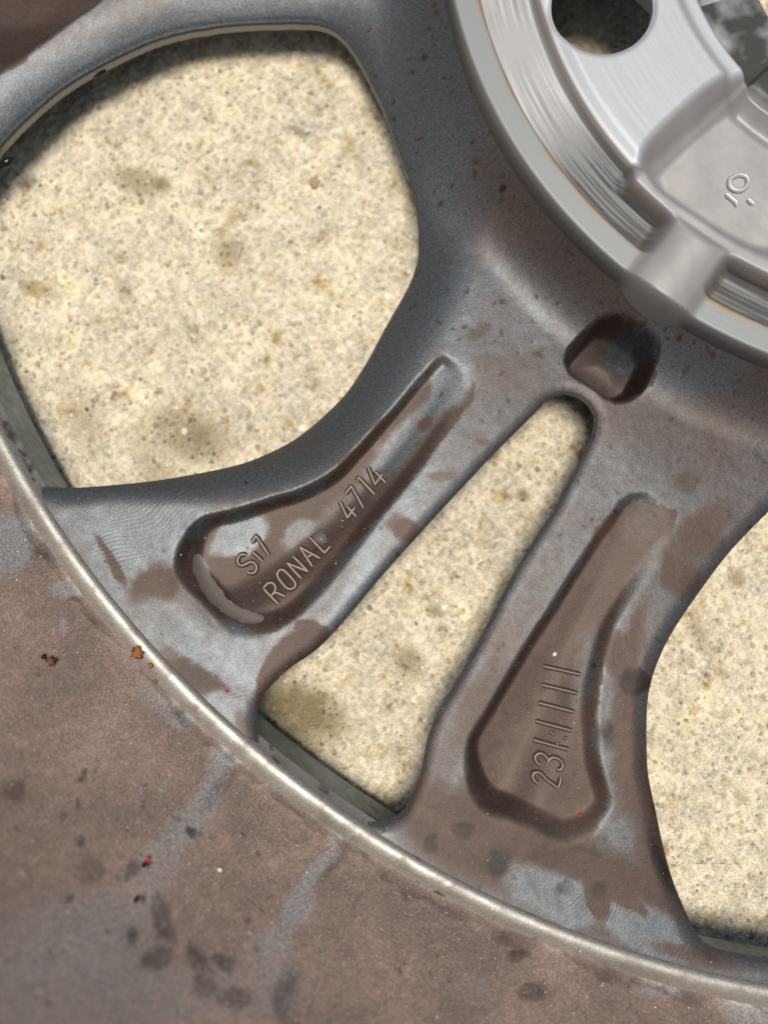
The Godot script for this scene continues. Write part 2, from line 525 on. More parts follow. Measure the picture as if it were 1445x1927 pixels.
func spoke_material() -> ORMMaterial3D:
	var area := Rect2(-152, 4, 166, 168)
	var film := Canvas.new(547, 554, area, 0.36)
	var dark := Canvas.new(547, 554, area, 0.0)
	var prints := Canvas.new(547, 554, area, 0.0)
	var outlines := [[pocket_marks, 0.88], [pocket_date, 0.92]]
	for b in [[-48.66, 58.09, 35.52, 27.91, 0, 0.5, 0.5], [-79.91, 35.10, 7.74, 30.95, -10, 0.14, 0.5], [-87.60, 61.51, 11.84, 16.92, 30, 0.1, 0.4], [-71.18, 19.76, 4.34, 17.35, -12, 0.2, 0.4], [-65.58, 58.07, 7.62, 9.31, 0, 0.3, 0.5], [-54.51, 54.60, 19.50, 5.09, 42, 0.62, 0.6], [-34.07, 76.98, 13.35, 11.69, 0, 0.55, 0.5], [-37.17, 69.31, 7.55, 3.78, 0, 0.34, 0.5], [-53.48, 87.07, 9.13, 7.47, 0, 0.32, 0.5], [-126.00, 16.87, 34.88, 5.23, -20, 0.12, 0.5], [-99.06, 9.58, 17.49, 3.50, 0, 0.12, 0.5], [-65.41, 110.16, 3.27, 13.91, 28, 0.5, 0.5], [-70.43, 122.25, 4.87, 7.31, 25, 0.66, 0.5], [-76.16, 129.41, 2.43, 7.28, 15, 0.5, 0.5], [-70.61, 141.19, 12.03, 6.41, 20, 0.95, 0.4], [-56.31, 147.38, 16.75, 6.38, 25, 0.9, 0.4], [-46.84, 119.83, 2.76, 17.05, 4, 0.75, 0.4], [-44.16, 140.38, 3.20, 13.61, -8, 0.8, 0.4], [-39.37, 100.76, 3.29, 4.52, -15, 0.95, 0.35], [-47.37, 108.53, 1.80, 5.73, 25, 0.22, 0.5], [-44.87, 122.23, 0.81, 8.92, 0, 0.35, 0.5], [-33.79, 93.75, 7.43, 4.95, -45, 0.4, 0.5], [-124.89, 92.89, 14.12, 6.65, 20, 0.16, 0.4], [-111.70, 87.05, 12.50, 2.50, -8, 0.15, 0.5], [-117.48, 89.55, 4.99, 2.50, 0, 0.3, 0.5], [-90.01, 100.35, 4.95, 16.50, 38, 0.16, 0.4], [-98.17, 110.16, 3.28, 4.92, 35, 0.2, 0.4], [-83.40, 87.06, 3.33, 12.48, 38, 0.2, 0.4]]:
		film.blob(b[0], b[1], b[2], b[3], b[4], b[5], b[6])
	for o in outlines:
		film.area_in(smooth_line(o[0], 1.5, true), o[1])
	film.area_in(dimple, 1.05)
	var far_side := PackedVector2Array(pocket_edge_next)
	far_side.append(Vector2(-140, -10))
	far_side.append(Vector2(-180, 4))
	film.area_in(far_side, 0.82)
	for b in [[-108.18, 95.94, 5.21, 2.69, -38, 0.16, 0.25], [-98.52, 95.52, 3.53, 2.19, -38, 0.36, 0.3], [-91.81, 91.89, 5.05, 2.53, -40, 0.6, 0.5], [-103.52, 98.62, 2.52, 2.52, 0, 0.9, 0.4], [-81.68, 80.83, 2.37, 10.17, 40, 0.3, 0.35], [-74.41, 71.35, 3.07, 5.12, 35, 0.2, 0.35], [-78.28, 78.26, 1.36, 1.02, 0, 0.85, 0.5], [-94.25, 105.30, 1.84, 7.52, 42, 0.4, 0.5], [-43.72, 102.39, 1.50, 8.34, 28, 0.4, 0.5], [-53.62, 116.83, 1.49, 7.44, 15, 0.5, 0.5], [-43.93, 94.44, 3.35, 4.19, 20, 0.72, 0.5], [-44.47, 66.16, 4.27, 2.56, -20, 0.2, 0.4], [-113.13, 101.55, 1.01, 3.86, -25, 0.6, 0.5]]:
		film.blob(b[0], b[1], b[2], b[3], b[4], b[5], b[6])
	for b in [[-126.04, 96.21, 4.31, 5.80, -32, 0.1, 0.2], [-119.89, 93.30, 6.64, 3.65, 10, 0.12, 0.3], [-120.30, 104.45, 3.63, 3.79, 20, 0.98, 0.4], [-127.61, 99.52, 0.66, 4.14, -30, 0.9, 0.35], [-117.03, 110.98, 7.38, 3.28, 40, 0.24, 0.35], [-113.62, 117.61, 6.53, 1.80, 38, 0.98, 0.4], [-107.13, 114.63, 3.60, 5.73, -25, 0.18, 0.3], [-109.05, 122.27, 4.88, 2.12, 35, 0.2, 0.35], [-95.70, 111.38, 2.13, 3.60, -50, 0.98, 0.15], [-99.36, 114.06, 3.60, 2.62, -45, 0.98, 0.15], [-102.99, 119.06, 1.30, 4.08, 22, 0.92, 0.2], [-105.33, 126.26, 1.14, 3.25, -25, 0.6, 0.4], [-82.99, 94.15, 1.32, 1.49, 20, 0.7, 0.7], [-81.09, 95.39, 1.82, 1.82, 20, 0.95, 0.4], [-75.91, 86.23, 2.16, 1.00, -10, 0.6, 0.4], [-69.62, 81.18, 1.17, 0.75, 0, 0.6, 0.4], [-46.40, 118.63, 2.19, 2.19, 0, 1.1, 0.12], [-49.14, 114.20, 1.79, 3.26, 0, 0.85, 0.3], [-59.54, 149.70, 7.97, 3.51, 22, 0.22, 0.3], [-45.75, 155.04, 7.53, 3.49, 28, 0.12, 0.25], [-52.79, 150.45, 2.07, 3.18, -20, 0.9, 0.25], [-48.43, 151.22, 3.18, 1.27, 25, 0.85, 0.3], [-41.78, 146.58, 1.12, 4.78, -15, 0.8, 0.4], [-39.13, 158.84, 6.32, 1.11, 18, 0.7, 0.5], [-50.18, 158.10, 8.71, 0.95, 20, 0.6, 0.5], [-88.27, 140.43, 4.82, 1.12, 30, 0.5, 0.5], [-37.72, 87.08, 2.16, 1.33, 0, 0.7, 0.5], [-69.87, 63.26, 2.36, 1.18, -10, 0.6, 0.6], [-34.67, 95.40, 4.95, 3.30, -40, 0.8, 0.4]]:
		film.blob(b[0], b[1], b[2], b[3], b[4], b[5], b[6])
	for b in [[-72.54, 141.03, 1.60, 1.44, 0, 0.7, 0.3], [-77.68, 142.75, 1.36, 1.20, 0, 0.6, 0.3], [-67.85, 145.07, 1.92, 1.92, 0, 0.8, 0.45], [-46.40, 118.63, 2.28, 1.95, 0, 0.7, 0.2], [-50.25, 126.61, 1.13, 1.78, 0, 0.6, 0.5], [-66.24, 41.82, 0.60, 0.51, 0, 0.9, 0.4], [-58.72, 148.15, 1.59, 1.28, 0, 0.5, 0.4], [-52.53, 149.68, 1.27, 1.04, 0, 0.5, 0.4], [-43.49, 145.04, 0.96, 3.99, -20, 0.7, 0.5], [-42.09, 138.03, 1.76, 1.12, 0, 0.6, 0.4], [-95.69, 112.60, 2.46, 3.27, -45, 0.15, 0.3], [-112.80, 117.86, 5.72, 1.63, 38, 0.15, 0.3], [-116.46, 98.69, 1.16, 4.96, 10, 0.5, 0.6], [-112.16, 107.72, 1.15, 5.75, -45, 0.5, 0.6], [-61.79, 140.40, 11.22, 0.48, 22, 0.3, 0.6]]:
		dark.blob(b[0], b[1], b[2], b[3], b[4], b[5], b[6])
	dark.area_in(dimple, 0.35)
	# specks of tar and dust that gather towards the hub
	for k in 330:
		var q := Vector2.from_angle(rng.randf_range(1.65, 3.0)) * (76.0 + 34.0 * pow(rng.randf(), 1.6))
		var s := rng.randf_range(0.10, 0.30) * (1.8 if rng.randf() < 0.07 else 1.0)
		film.blob(q.x, q.y, s * 1.6, s * 1.2, rng.randf() * 180.0, 0.7, 0.8)
		dark.blob(q.x, q.y, s, s * 0.8, rng.randf() * 180.0, 0.5, 0.6)
	for k in 160:
		var q := Vector2(rng.randf_range(-140, -20), rng.randf_range(90, 168))
		var s := rng.randf_range(0.15, 0.35)
		dark.blob(q.x, q.y, s, s, 0, 0.5, 0.6)
	for b in [[-126.05, 95.79, 4.15, 5.47, -32, 1, 0.3], [-119.90, 92.89, 6.31, 3.32, 10, 0.8, 0.4], [-108.68, 119.86, 3.26, 2.45, 0, 0.5, 0.4], [-59.54, 149.70, 7.17, 3.19, 22, 0.8, 0.3], [-45.74, 154.66, 7.14, 3.33, 28, 1, 0.3], [-98.30, 95.39, 3.31, 2.15, -38, 0.5, 0.3], [-107.85, 94.14, 4.98, 1.66, -38, 0.6, 0.4], [-66.67, 146.62, 3.99, 2.08, 25, 0.5, 0.4]]:
		prints.blob(b[0], b[1], b[2], b[3], b[4], b[5], b[6])
	var w := 1308
	var h := 1324
	return painted(dust_maps(w, h, film.grown(w, h), dark.grown(w, h), prints.grown(w, h), Vector2(area.size.x / w, area.size.y / h), 41, 1.0), 0.0045)


func barrel_material() -> ORMMaterial3D:
	# across: degrees round the wheel from 95 to 175; down: millimetres along the profile from the ridge
	var area := Rect2(95, 0, 80, 90)
	var film := Canvas.new(512, 400, area, 0.86)
	var dark := Canvas.new(512, 400, area, 0.0)
	var prints := Canvas.new(64, 64, area, 0.0)
	for b in [[145.56, 4.56, 5.26, 1.68, -89.1, 0.2, 0.3], [141.95, 0.92, 2.45, 0.53, -100.1, 0.3, 0.4], [132.90, 0.43, 1.89, 0.85, -99.0, 0.3, 0.4], [140.47, 5.01, 0.98, 0.37, -79.1, 0.3, 0.4], [134.35, 1.86, 2.44, 1.06, -123.1, 0.45, 0.5], [129.91, 1.11, 3.20, 0.72, 93.0, 0.3, 0.5], [129.33, 6.76, 3.56, 0.67, 93.0, 0.26, 0.5], [129.26, 12.34, 3.91, 0.73, 90.1, 0.34, 0.5], [129.45, 18.34, 3.52, 0.84, 89.4, 0.4, 0.5], [129.44, 25.22, 4.47, 0.85, 91.2, 0.45, 0.5], [129.32, 33.07, 6.01, 0.88, 92.9, 0.42, 0.5], [129.02, 39.85, 3.83, 0.97, 91.3, 0.45, 0.5], [123.02, 1.52, 3.16, 0.39, 92.9, 0.4, 0.5], [123.06, 6.87, 3.37, 0.51, 90.4, 0.3, 0.5], [122.94, 12.07, 3.18, 0.62, 87.2, 0.28, 0.5], [123.14, 17.70, 2.75, 0.80, 87.0, 0.4, 0.5], [122.12, 21.76, 3.50, 0.93, 92.0, 0.5, 0.5], [129.57, 32.18, 8.06, 2.25, -94.1, 0.55, 0.6], [129.02, 24.21, 7.61, 0.85, -93.9, 0.5, 0.6], [129.67, 40.08, 13.78, 2.64, -98.8, 0.42, 0.8], [104.87, -0.37, 2.34, 1.08, -114.5, 0.4, 0.4], [100.24, 0.35, 3.72, 1.78, 86.8, 0.2, 0.3], [113.96, 8.43, 1.93, 0.83, -108.4, 0.7, 0.5], [125.49, 30.04, 10.19, 1.53, -107.9, 0.55, 0.7]]:
		film.blob(b[0], b[1], b[2], b[3], b[4], b[5], b[6])
	for b in [[135.65, 24.40, 1.53, 0.51, -89.8, 0.4, 0.4], [131.33, 25.14, 1.60, 0.48, 96.1, 0.4, 0.5], [127.60, 23.25, 2.02, 0.67, 107.3, 0.5, 0.4], [126.76, 27.06, 1.37, 0.37, -89.5, 0.5, 0.4], [125.54, 24.34, 1.57, 0.52, 92.6, 0.5, 0.4], [124.54, 22.92, 1.26, 0.42, -94.0, 0.5, 0.4], [124.92, 27.14, 1.42, 0.43, -89.3, 0.45, 0.4], [123.67, 26.41, 1.81, 0.61, -101.9, 0.45, 0.5], [127.95, 26.56, 0.88, 0.29, 93.1, 0.5, 0.4], [128.99, 23.48, 0.45, 0.15, -93.3, 0.9, 0.4], [129.69, 19.73, 0.51, 0.17, -90.0, 0.9, 0.4], [134.58, 18.09, 0.65, 0.20, -87.2, 0.8, 0.4], [132.31, 23.05, 0.67, 0.21, -86.9, 0.6, 0.4], [131.01, 29.09, 0.46, 0.16, -89.6, 0.6, 0.4], [128.91, 12.44, 0.57, 0.29, 90.2, 0.7, 0.4], [128.23, 0.17, 1.17, 0.36, -85.8, 0.4, 0.5], [121.73, 21.77, 3.33, 0.49, 96.3, 0.4, 0.5], [122.04, -4.20, 0.26, 0.05, -0.8, 0.6, 0.4], [112.23, 2.43, 1.12, 0.37, -97.8, 0.6, 0.4], [111.36, 7.22, 1.58, 0.64, 81.5, 0.5, 0.4], [106.88, -0.83, 0.94, 0.60, 88.2, 0.8, 0.4], [118.38, 1.00, 0.96, 0.33, 88.6, 0.4, 0.4], [130.19, 22.19, 1.99, 0.31, -93.1, 0.5, 0.4], [129.16, 4.37, 4.69, 0.37, 89.5, 0.25, 0.5], [122.53, 1.52, 4.83, 0.27, 89.7, 0.4, 0.5]]:
		dark.blob(b[0], b[1], b[2], b[3], b[4], b[5], b[6])
	# the dirty line at the foot of the ridge
	for k in 300:
		dark.blob(rng.randf_range(96, 174), rng.randf_range(0.0, 0.9), rng.randf_range(0.2, 0.7), rng.randf_range(0.25, 0.5), 0, rng.randf_range(0.2, 0.55), 0.8)
	for k in 520:
		var s := rng.randf_range(0.12, 0.4)
		dark.blob(rng.randf_range(95, 175), rng.randf_range(7, 80), s * 0.35, s, 0, 0.5, 0.5)
	for k in 380:
		var s := rng.randf_range(0.12, 0.45)
		film.blob(rng.randf_range(95, 175), rng.randf_range(7, 80), s * 0.35, s, 0, 0.2, 0.5)
	var w := 1536
	var h := 600
	return painted(dust_maps(w, h, film.grown(w, h), dark.grown(w, h), prints.grown(w, h), Vector2(0.16, 0.15), 77, 1.0, Color(166, 164, 163), Color(129, 109, 101)), 0.004)


# ---------------------------------------------------------------- the wheel
func build_wheel() -> void:
	var wheel := Node3D.new()
	wheel.name = numbered("alloy_wheel")
	add_child(wheel)
	tag(wheel, "grey alloy wheel lying face down on pale concrete, its back filmed with brown dust", "wheel")
	var mat := spoke_material()

	# the window between two spokes: traced on its two sides, closed with the ridge circle
	var ridge_arc := func(from_deg: float, to_deg: float, r: float) -> PackedVector2Array:
		var p := PackedVector2Array()
		var n := maxi(2, int(absf(to_deg - from_deg) / 1.0))
		for k in n + 1:
			p.append(Vector2.from_angle(deg_to_rad(lerpf(from_deg, to_deg, float(k) / n))) * r)
		return p
	var low := smooth_line(window_low, 1.0, false)
	var high := smooth_line(window_high, 1.0, false)
	var low_end := rad_to_deg(low[low.size() - 1].angle())
	var high_start := rad_to_deg(high[0].angle())
	var first := PackedVector2Array()
	first.append_array(high)
	first.append_array(low)
	first.append_array(ridge_arc.call(low_end + 1.0, high_start - 6.0, 168.0))
	first.append(Vector2.from_angle(deg_to_rad(high_start - 2.5)) * 160.0)
	var right := smooth_line(window_right, 1.0, false)
	var second := PackedVector2Array()
	var other := mirrored(right, AXIS - 30.0)
	second.append_array(right)
	var right_end := rad_to_deg(right[right.size() - 1].angle())
	second.append_array(ridge_arc.call(right_end - 0.5, rad_to_deg(other[0].angle()) + 0.5, right[right.size() - 1].length()))
	second.append_array(other)
	second.append_array(ridge_arc.call(rad_to_deg(other[other.size() - 1].angle()) + 2.0, rad_to_deg(right[0].angle()) - 2.0, 91.5))
	var fork := smooth_line(fork_window, 1.0, true)

	var here := [[first, 0], [fork, 1], [second, 2]]
	var hollows := [[smooth_line(pocket_marks, 1.0, true), 0], [smooth_line(pocket_date, 1.0, true), 1], [smooth_line(dimple, 1.0, true), 2]]
	var spoke := spoke_mesh(AXIS - 30.0, AXIS + 30.0, 0.34, here, hollows, wheel, mat, "")
	build_lettering(spoke, mat)

	var next := [[first, 3], [turned(fork, 60.0), 1], [turned(second, 60.0), 2], [turned(first, 60.0), 0]]
	next = [[first, 3], [turned(fork, 60.0), 1], [turned(first, 60.0), 0]]
	var hollow_next := []
	for o in hollows:
		hollow_next.append([turned(o[0], 60.0), o[1]])
	# the second pocket of the next spoke shows its edge in the corner of the view
	var shown := smooth_line(pocket_edge_next, 1.0, false)
	var own := PackedVector2Array(shown)
	own.append_array(PackedVector2Array([Vector2(-140, -20), Vector2(-165, -30), Vector2(-178, 0), Vector2(-167, 27)]))
	hollow_next[1] = [own, 1]
	var edge := Buf.new()
	spoke_mesh(AXIS + 30.0, AXIS + 90.0, 0.42, next, hollow_next, wheel, mat, "edge")
	# the four spokes outside the view, coarser
	var plain := spoke_mesh(AXIS + 30.0, AXIS + 90.0, 1.1, next, [[hollow_next[0][0], 0], [hollow_next[2][0], 2]], wheel, mat, "")
	plain.rotation.y = deg_to_rad(-60.0)
	# the neighbour below the view carries on the window that both share
	var hollow_last := []
	for o in hollows:
		hollow_last.append([turned(o[0], -60.0), o[1]])
	spoke_mesh(AXIS - 90.0, AXIS - 30.0, 0.8, [[second, 2], [turned(fork, -60.0), 1], [turned(second, -60.0), 2]], hollow_last, wheel, mat, "")
	for k in range(2, 4):
		var copy := plain.duplicate()
		copy.name = "spoke"
		wheel.add_child(copy, true)
		copy.rotation.y = deg_to_rad(-60.0 * k)

	build_hub(wheel)

	# the ridge where the spokes run into the barrel, the barrel above it, and the outer rim below
	var film := barrel_material()
	var bright := ORMMaterial3D.new()
	var seam := Canvas.new(512, 64, Rect2(0, 0, 512, 64), 0.2)
	var grime := Canvas.new(512, 64, Rect2(0, 0, 512, 64), 0.0)
	for k in 260:
		seam.blob(rng.randf() * 512, rng.randf() * 64, rng.randf_range(2, 14), rng.randf_range(2, 9), 0, rng.randf_range(0.0, 0.62), 0.8)
	for k in 44:
		grime.blob(rng.randf() * 512, 64.0 - 20.0 * pow(rng.randf(), 2.0), rng.randf_range(1, 6), rng.randf_range(2, 7), 0, 0.8, 0.6)
		grime.blob(rng.randf() * 512, 10.0 * pow(rng.randf(), 2.0), rng.randf_range(1, 7), rng.randf_range(1, 5), 0, 0.6, 0.6)
	var blank := PackedFloat32Array()
	blank.resize(1024 * 96)
	bright = painted(dust_maps(1024, 96, seam.grown(1024, 96), grime.grown(1024, 96), blank, Vector2(0.2, 0.1), 99, 1.3, Color(158, 158, 156), Color(100, 91, 85)), 0.003)
	bright.albedo_color = Color(1, 1, 1)
	var ridge := PackedVector2Array([Vector2(163.9, -0.9), Vector2(164.6, -0.35), Vector2(165.0, 0.25), Vector2(165.3, 0.6), Vector2(165.7, 0.8), Vector2(166.2, 0.9), Vector2(166.8, 0.85), Vector2(167.4, 0.65), Vector2(167.9, 0.35), Vector2(168.4, 0.15)])
	put("ridge", lathe(ridge, 1440, 1.0, Vector2(95, 40), 8.2), bright, wheel)
	var wall := smooth_line(PackedVector2Array([Vector2(168.35, 0.1), Vector2(169.2, 0.35), Vector2(170.8, 1.3), Vector2(174, 3.6), Vector2(180, 8), Vector2(190, 17), Vector2(200, 30), Vector2(208, 48), Vector2(213, 75), Vector2(215, 100), Vector2(217, 106), Vector2(226, 109), Vector2(228, 113), Vector2(230, 114)]), 2.0, false)
	put("barrel", lathe(wall, 720, 1.0, Vector2(95, 80), 90.0), film, wheel)
	var outside := PackedVector2Array([Vector2(230, 114), Vector2(232, 112), Vector2(231, 104), Vector2(222, 98), Vector2(219, 60), Vector2(210, 24), Vector2(208, -1), Vector2(228, -4), Vector2(232, -9)])
	put("barrel_back", lathe(outside, 240, 1.0, Vector2(95, 80), 90.0, false), plain_metal(Color(0.3, 0.3, 0.31), 0.5, 0.4), wheel)
	var lip := smooth_line(PackedVector2Array([Vector2(164.2, -1.0), Vector2(164.2, -3.0), Vector2(163.9, -7.0), Vector2(163.6, -10.5), Vector2(164.4, -12.2), Vector2(167.0, -12.95), Vector2(180, -12.95), Vector2(226, -12.8), Vector2(232, -9)]), 1.5, false)
	put("rim_lip", lathe(lip, 720, 1.0, Vector2(95, 80), 60.0), lip_material(), wheel)
	wheel.position = LIFT


func plain_metal(c: Color, rough: float, metal: float) -> StandardMaterial3D:
	var m := StandardMaterial3D.new()
	m.albedo_color = c
	m.roughness = rough
	m.metallic = metal
	return m


func lip_material() -> StandardMaterial3D:
	var m := plain_metal(Color(1, 1, 1), 0.55, 0.35)
	var n0 := noise_field(1024, 256, 5, 0.012, 4)
	var n1 := noise_field(1024, 256, 6, 0.09, 4)
	var data := PackedByteArray()
	data.resize(1024 * 256 * 3)
	for k in 1024 * 256:
		var a := n0[k] / 255.0
		var b := n1[k] / 255.0
		var v := 0.78 + 0.3 * (a - 0.5) + 0.2 * (b - 0.5)
		if a + b * 0.5 < 0.42:
			v *= 0.55
		data[k * 3] = clampi(int(158 * v), 0, 255)
		data[k * 3 + 1] = clampi(int(172 * v), 0, 255)
		data[k * 3 + 2] = clampi(int(180 * v), 0, 255)
	m.albedo_texture = ImageTexture.create_from_image(Image.create_from_data(1024, 256, false, Image.FORMAT_RGB8, data))
	return m


# one sixth of the spoked disc: a forked spoke with half a window on each side
func spoke_mesh(from_deg: float, to_deg: float, cell: float, windows: Array, hollows: Array, wheel: Node3D, mat: Material, special: String) -> MeshInstance3D:
	var g := Polar.new(74.6, 165.0, deg_to_rad(from_deg), deg_to_rad(to_deg), cell)
	var d := g.fresh()
	var id := PackedInt32Array()
	id.resize(g.nr * g.nt)
	var polys := []
	for o in windows:
		d = g.stamp(o[0], d, id, o[1], 13.0)
		polys.append(o[0])
	d = g.settle(d, polys, 13.0)
	var e := g.fresh()
	var eid := PackedInt32Array()
	eid.resize(g.nr * g.nt)
	polys = []
	for o in hollows:
		e = g.stamp(o[0], e, eid, o[1], 13.0)
		polys.append(o[0])
	e = g.settle(e, polys, 13.0)
	var h := PackedFloat32Array()
	h.resize(g.nr * g.nt)
	var mid := deg_to_rad((from_deg + to_deg) * 0.5)
	for i in g.nr:
		var r := g.r0 + g.dr * i
		for j in g.nt:
			var at := i * g.nt + j
			var x := r * g.cs[j]
			var z := r * g.sn[j]
			var y := noise_a.get_noise_2d(x, z) * 0.10 + noise_b.get_noise_2d(x, z) * 0.02
			if r < 87.0:
				y += 6.6 * pow((87.0 - r) / 11.0, 2.0)
			# the spoke arms are crowned a little and flare up to the ridge
			y += 0.9 * smooth01(158.0, 165.5, r) - 0.5
			var dw := maxf(d[at], 0.0)
			var deep := 0.6
			var wide := 2.2
			match id[at]:
				0:
					var k := smooth01(162.0, 120.0, r)
					deep = lerpf(1.2, 4.8, k)
					wide = lerpf(3.5, 11.0, k)
				2:
					deep = 0.8
					wide = 2.8
				3:
					deep = 3.4
					wide = 9.0
			if id[at] == 0 or id[at] == 3:
				var own := smooth01(0.0, 9.0, absf(rad_to_deg(g.t0 + g.dt * j) - AXIS - 30.0))
				deep = lerpf(3.0, deep, own)
				wide = lerpf(8.0, wide, own)
			if dw < wide:
				y -= deep * pow(1.0 - dw / wide, 2.0)
			if dw < 0.4:
				y -= 0.25 * pow(1.0 - dw / 0.4, 2.0)
			var inside := -e[at]
			if inside > -1.2:
				var depth := 3.2
				match eid[at]:
					0: depth = lerpf(0.5, 2.6, smooth01(92.0, 140.0, r))
					1: depth = lerpf(0.6, 2.4, smooth01(98.0, 148.0, r))
					2: depth = 7.0
				var run := 1.5
				if eid[at] != 2:
					var left := smooth01(-3.5, 3.5, (rad_to_deg(g.t0 + g.dt * j) - pocket_mid(eid[at], r, mid)) * 0.01745 * r)
					run = lerpf(lerpf(2.4, 1.15, left), 5.0, smooth01(145.0, 155.0, r))
					depth *= lerpf(0.62 * smooth01(94.0, 118.0, r) + 0.06, 1.35, left)
				var t := smooth01(-0.6, run, inside)
				y -= depth * (t * 0.88 + 0.12 * smooth01(0.0, 6.0, inside))
			h[at] = y
	var levels := [Vector2(0, 0), Vector2(0.5, 0.08), Vector2(2.0, 0.7), Vector2(5.0, 2.0), Vector2(9.0, 3.2)]
	var wall: Buf = null
	var from_level := 0
	if special == "edge":
		levels = [Vector2(0, 0), Vector2(0.4, 0.06), Vector2(0.9, 0.3), Vector2(1.0, 0.12), Vector2(1.3, 0.06), Vector2(2.6, 0.3), Vector2(4.0, 1.7), Vector2(6.8, 3.4)]
		wall = Buf.new()
		from_level = 2
	var b := skin(g, h, d, Rect2(-152, 4, 166, 168), PackedColorArray(), levels, wall, from_level, special == "edge")
	var o := put("spoke", b.mesh(), mat, wheel)
	if wall != null:
		put("machined_edge", wall.mesh(), plain_metal(Color(0.56, 0.56, 0.55), 0.5, 0.45), o)
	# the face side, flat
	var flat := Polar.new(74.6, 165.0, deg_to_rad(from_deg), deg_to_rad(to_deg), 1.5)
	var fd := flat.fresh()
	var fid := PackedInt32Array()
	fid.resize(flat.nr * flat.nt)
	polys = []
	for w in windows:
		fd = flat.stamp(w[0], fd, fid, 0, 6.0)
		polys.append(w[0])
	fd = flat.settle(fd, polys, 6.0)
	var fh := PackedFloat32Array()
	fh.resize(flat.nr * flat.nt)
	for k in fh.size():
		fh[k] = -10.6
		fd[k] -= 3.1
	var face := skin(flat, fh, fd, Rect2(-152, 4, 166, 168), PackedColorArray(), [], null)
	put("spoke_face", face.mesh(), plain_metal(Color(0.62, 0.62, 0.62), 0.45, 0.5), o)
	return o


# degrees round the wheel along the middle of a pocket, seen from the middle of its spoke
func pocket_mid(which: int, r: float, mid: float) -> float:
	var a := 9.0 if which == 0 else -10.7
	if which == 0:
		a += 2.0 * pow((r - 130.0) / 22.0, 2.0) * 0.8 - 0.8
	return rad_to_deg(mid) + a


# a raised stroke: a low half round bar along a line of points, lying at the height of the floor under it
func strokes(lines: Array, width: float, floor_at: Callable) -> ArrayMesh:
	var b := Buf.new()
	for line in lines:
		var closed: bool = line[0].distance_to(line[line.size() - 1]) < 0.02 and line.size() > 3
		var p := smooth_line(line, 0.16, false) if line.size() > 2 and not is_angular(line) else resampled(line, 0.3)
		var n := p.size()
		for k in n:
			var e := (p[mini(k + 1, n - 1)] - p[maxi(k - 1, 0)]).normalized()
			if closed and (k == 0 or k == n - 1):
				e = (p[1] - p[n - 2]).normalized()
			var side := Vector2(-e.y, e.x)
			var taper := 1.0
			if not closed:
				var from_end := minf(p[k].distance_to(p[0]), p[k].distance_to(p[n - 1]))
				taper = sqrt(clampf((from_end + 0.03) / (width * 0.5), 0.0, 1.0))
			var wob := 1.0 + 0.16 * noise_b.get_noise_2d(p[k].x * 3.0, p[k].y * 3.0)
			for m in 9:
				var a := PI * m / 8.0
				var q: Vector2 = p[k] + side * cos(a) * width * 0.5 * (1.0 + 0.3 * (1.0 - sin(a))) * taper * wob
				var y: float = floor_at.call(q) - 0.05 + sin(a) * width * 0.95 * taper * wob
				b.add(Vector3(q.x, y, q.y), Vector3(side.x * cos(a), sin(a) * 1.0 + 0.12, side.y * cos(a)).normalized(), (q - Vector2(-152, 4)) / Vector2(166, 168))
		var base := b.v.size() - n * 9
		for k in n - 1:
			for m in 8:
				var a := base + k * 9 + m
				b.quad(a, a + 1, a + 10, a + 9)
	return b.mesh()


func is_angular(line: PackedVector2Array) -> bool:
	return line.size() == 3


func resampled(line: PackedVector2Array, step: float) -> PackedVector2Array:
	var out := PackedVector2Array()
	for k in line.size() - 1:
		var m := maxi(1, int(line[k].distance_to(line[k + 1]) / step))
		for j in m:
			out.append(line[k].lerp(line[k + 1], float(j) / m))
	out.append(line[line.size() - 1])
	return out


func floor_of(points: PackedVector2Array, full: float, far: float, near: float, shallow: float, which := 0) -> Callable:
	var poly := smooth_line(points, 1.0, true)
	return func(q: Vector2) -> float:
		var r := q.length()
		var y := noise_a.get_noise_2d(q.x, q.y) * 0.10 + noise_b.get_noise_2d(q.x, q.y) * 0.02 + 0.9 * smooth01(158.0, 165.5, r) - 0.5
		var inside := 100.0
		for k in poly.size():
			inside = minf(inside, q.distance_to(Geometry2D.get_closest_point_to_segment(q, poly[k], poly[(k + 1) % poly.size()])))
		var depth := lerpf(shallow, full, smooth01(near, far, r))
		var left := smooth01(-3.5, 3.5, (rad_to_deg(q.angle()) - pocket_mid(which, r, deg_to_rad(AXIS))) * 0.01745 * r)
		depth *= lerpf(0.62 * smooth01(94.0, 118.0, r) + 0.06, 1.35, left)
		return y - depth * (smooth01(-0.6, lerpf(lerpf(2.4, 1.15, left), 5.0, smooth01(145.0, 155.0, r)), inside) * 0.88 + 0.12 * smooth01(0.0, 6.0, inside))


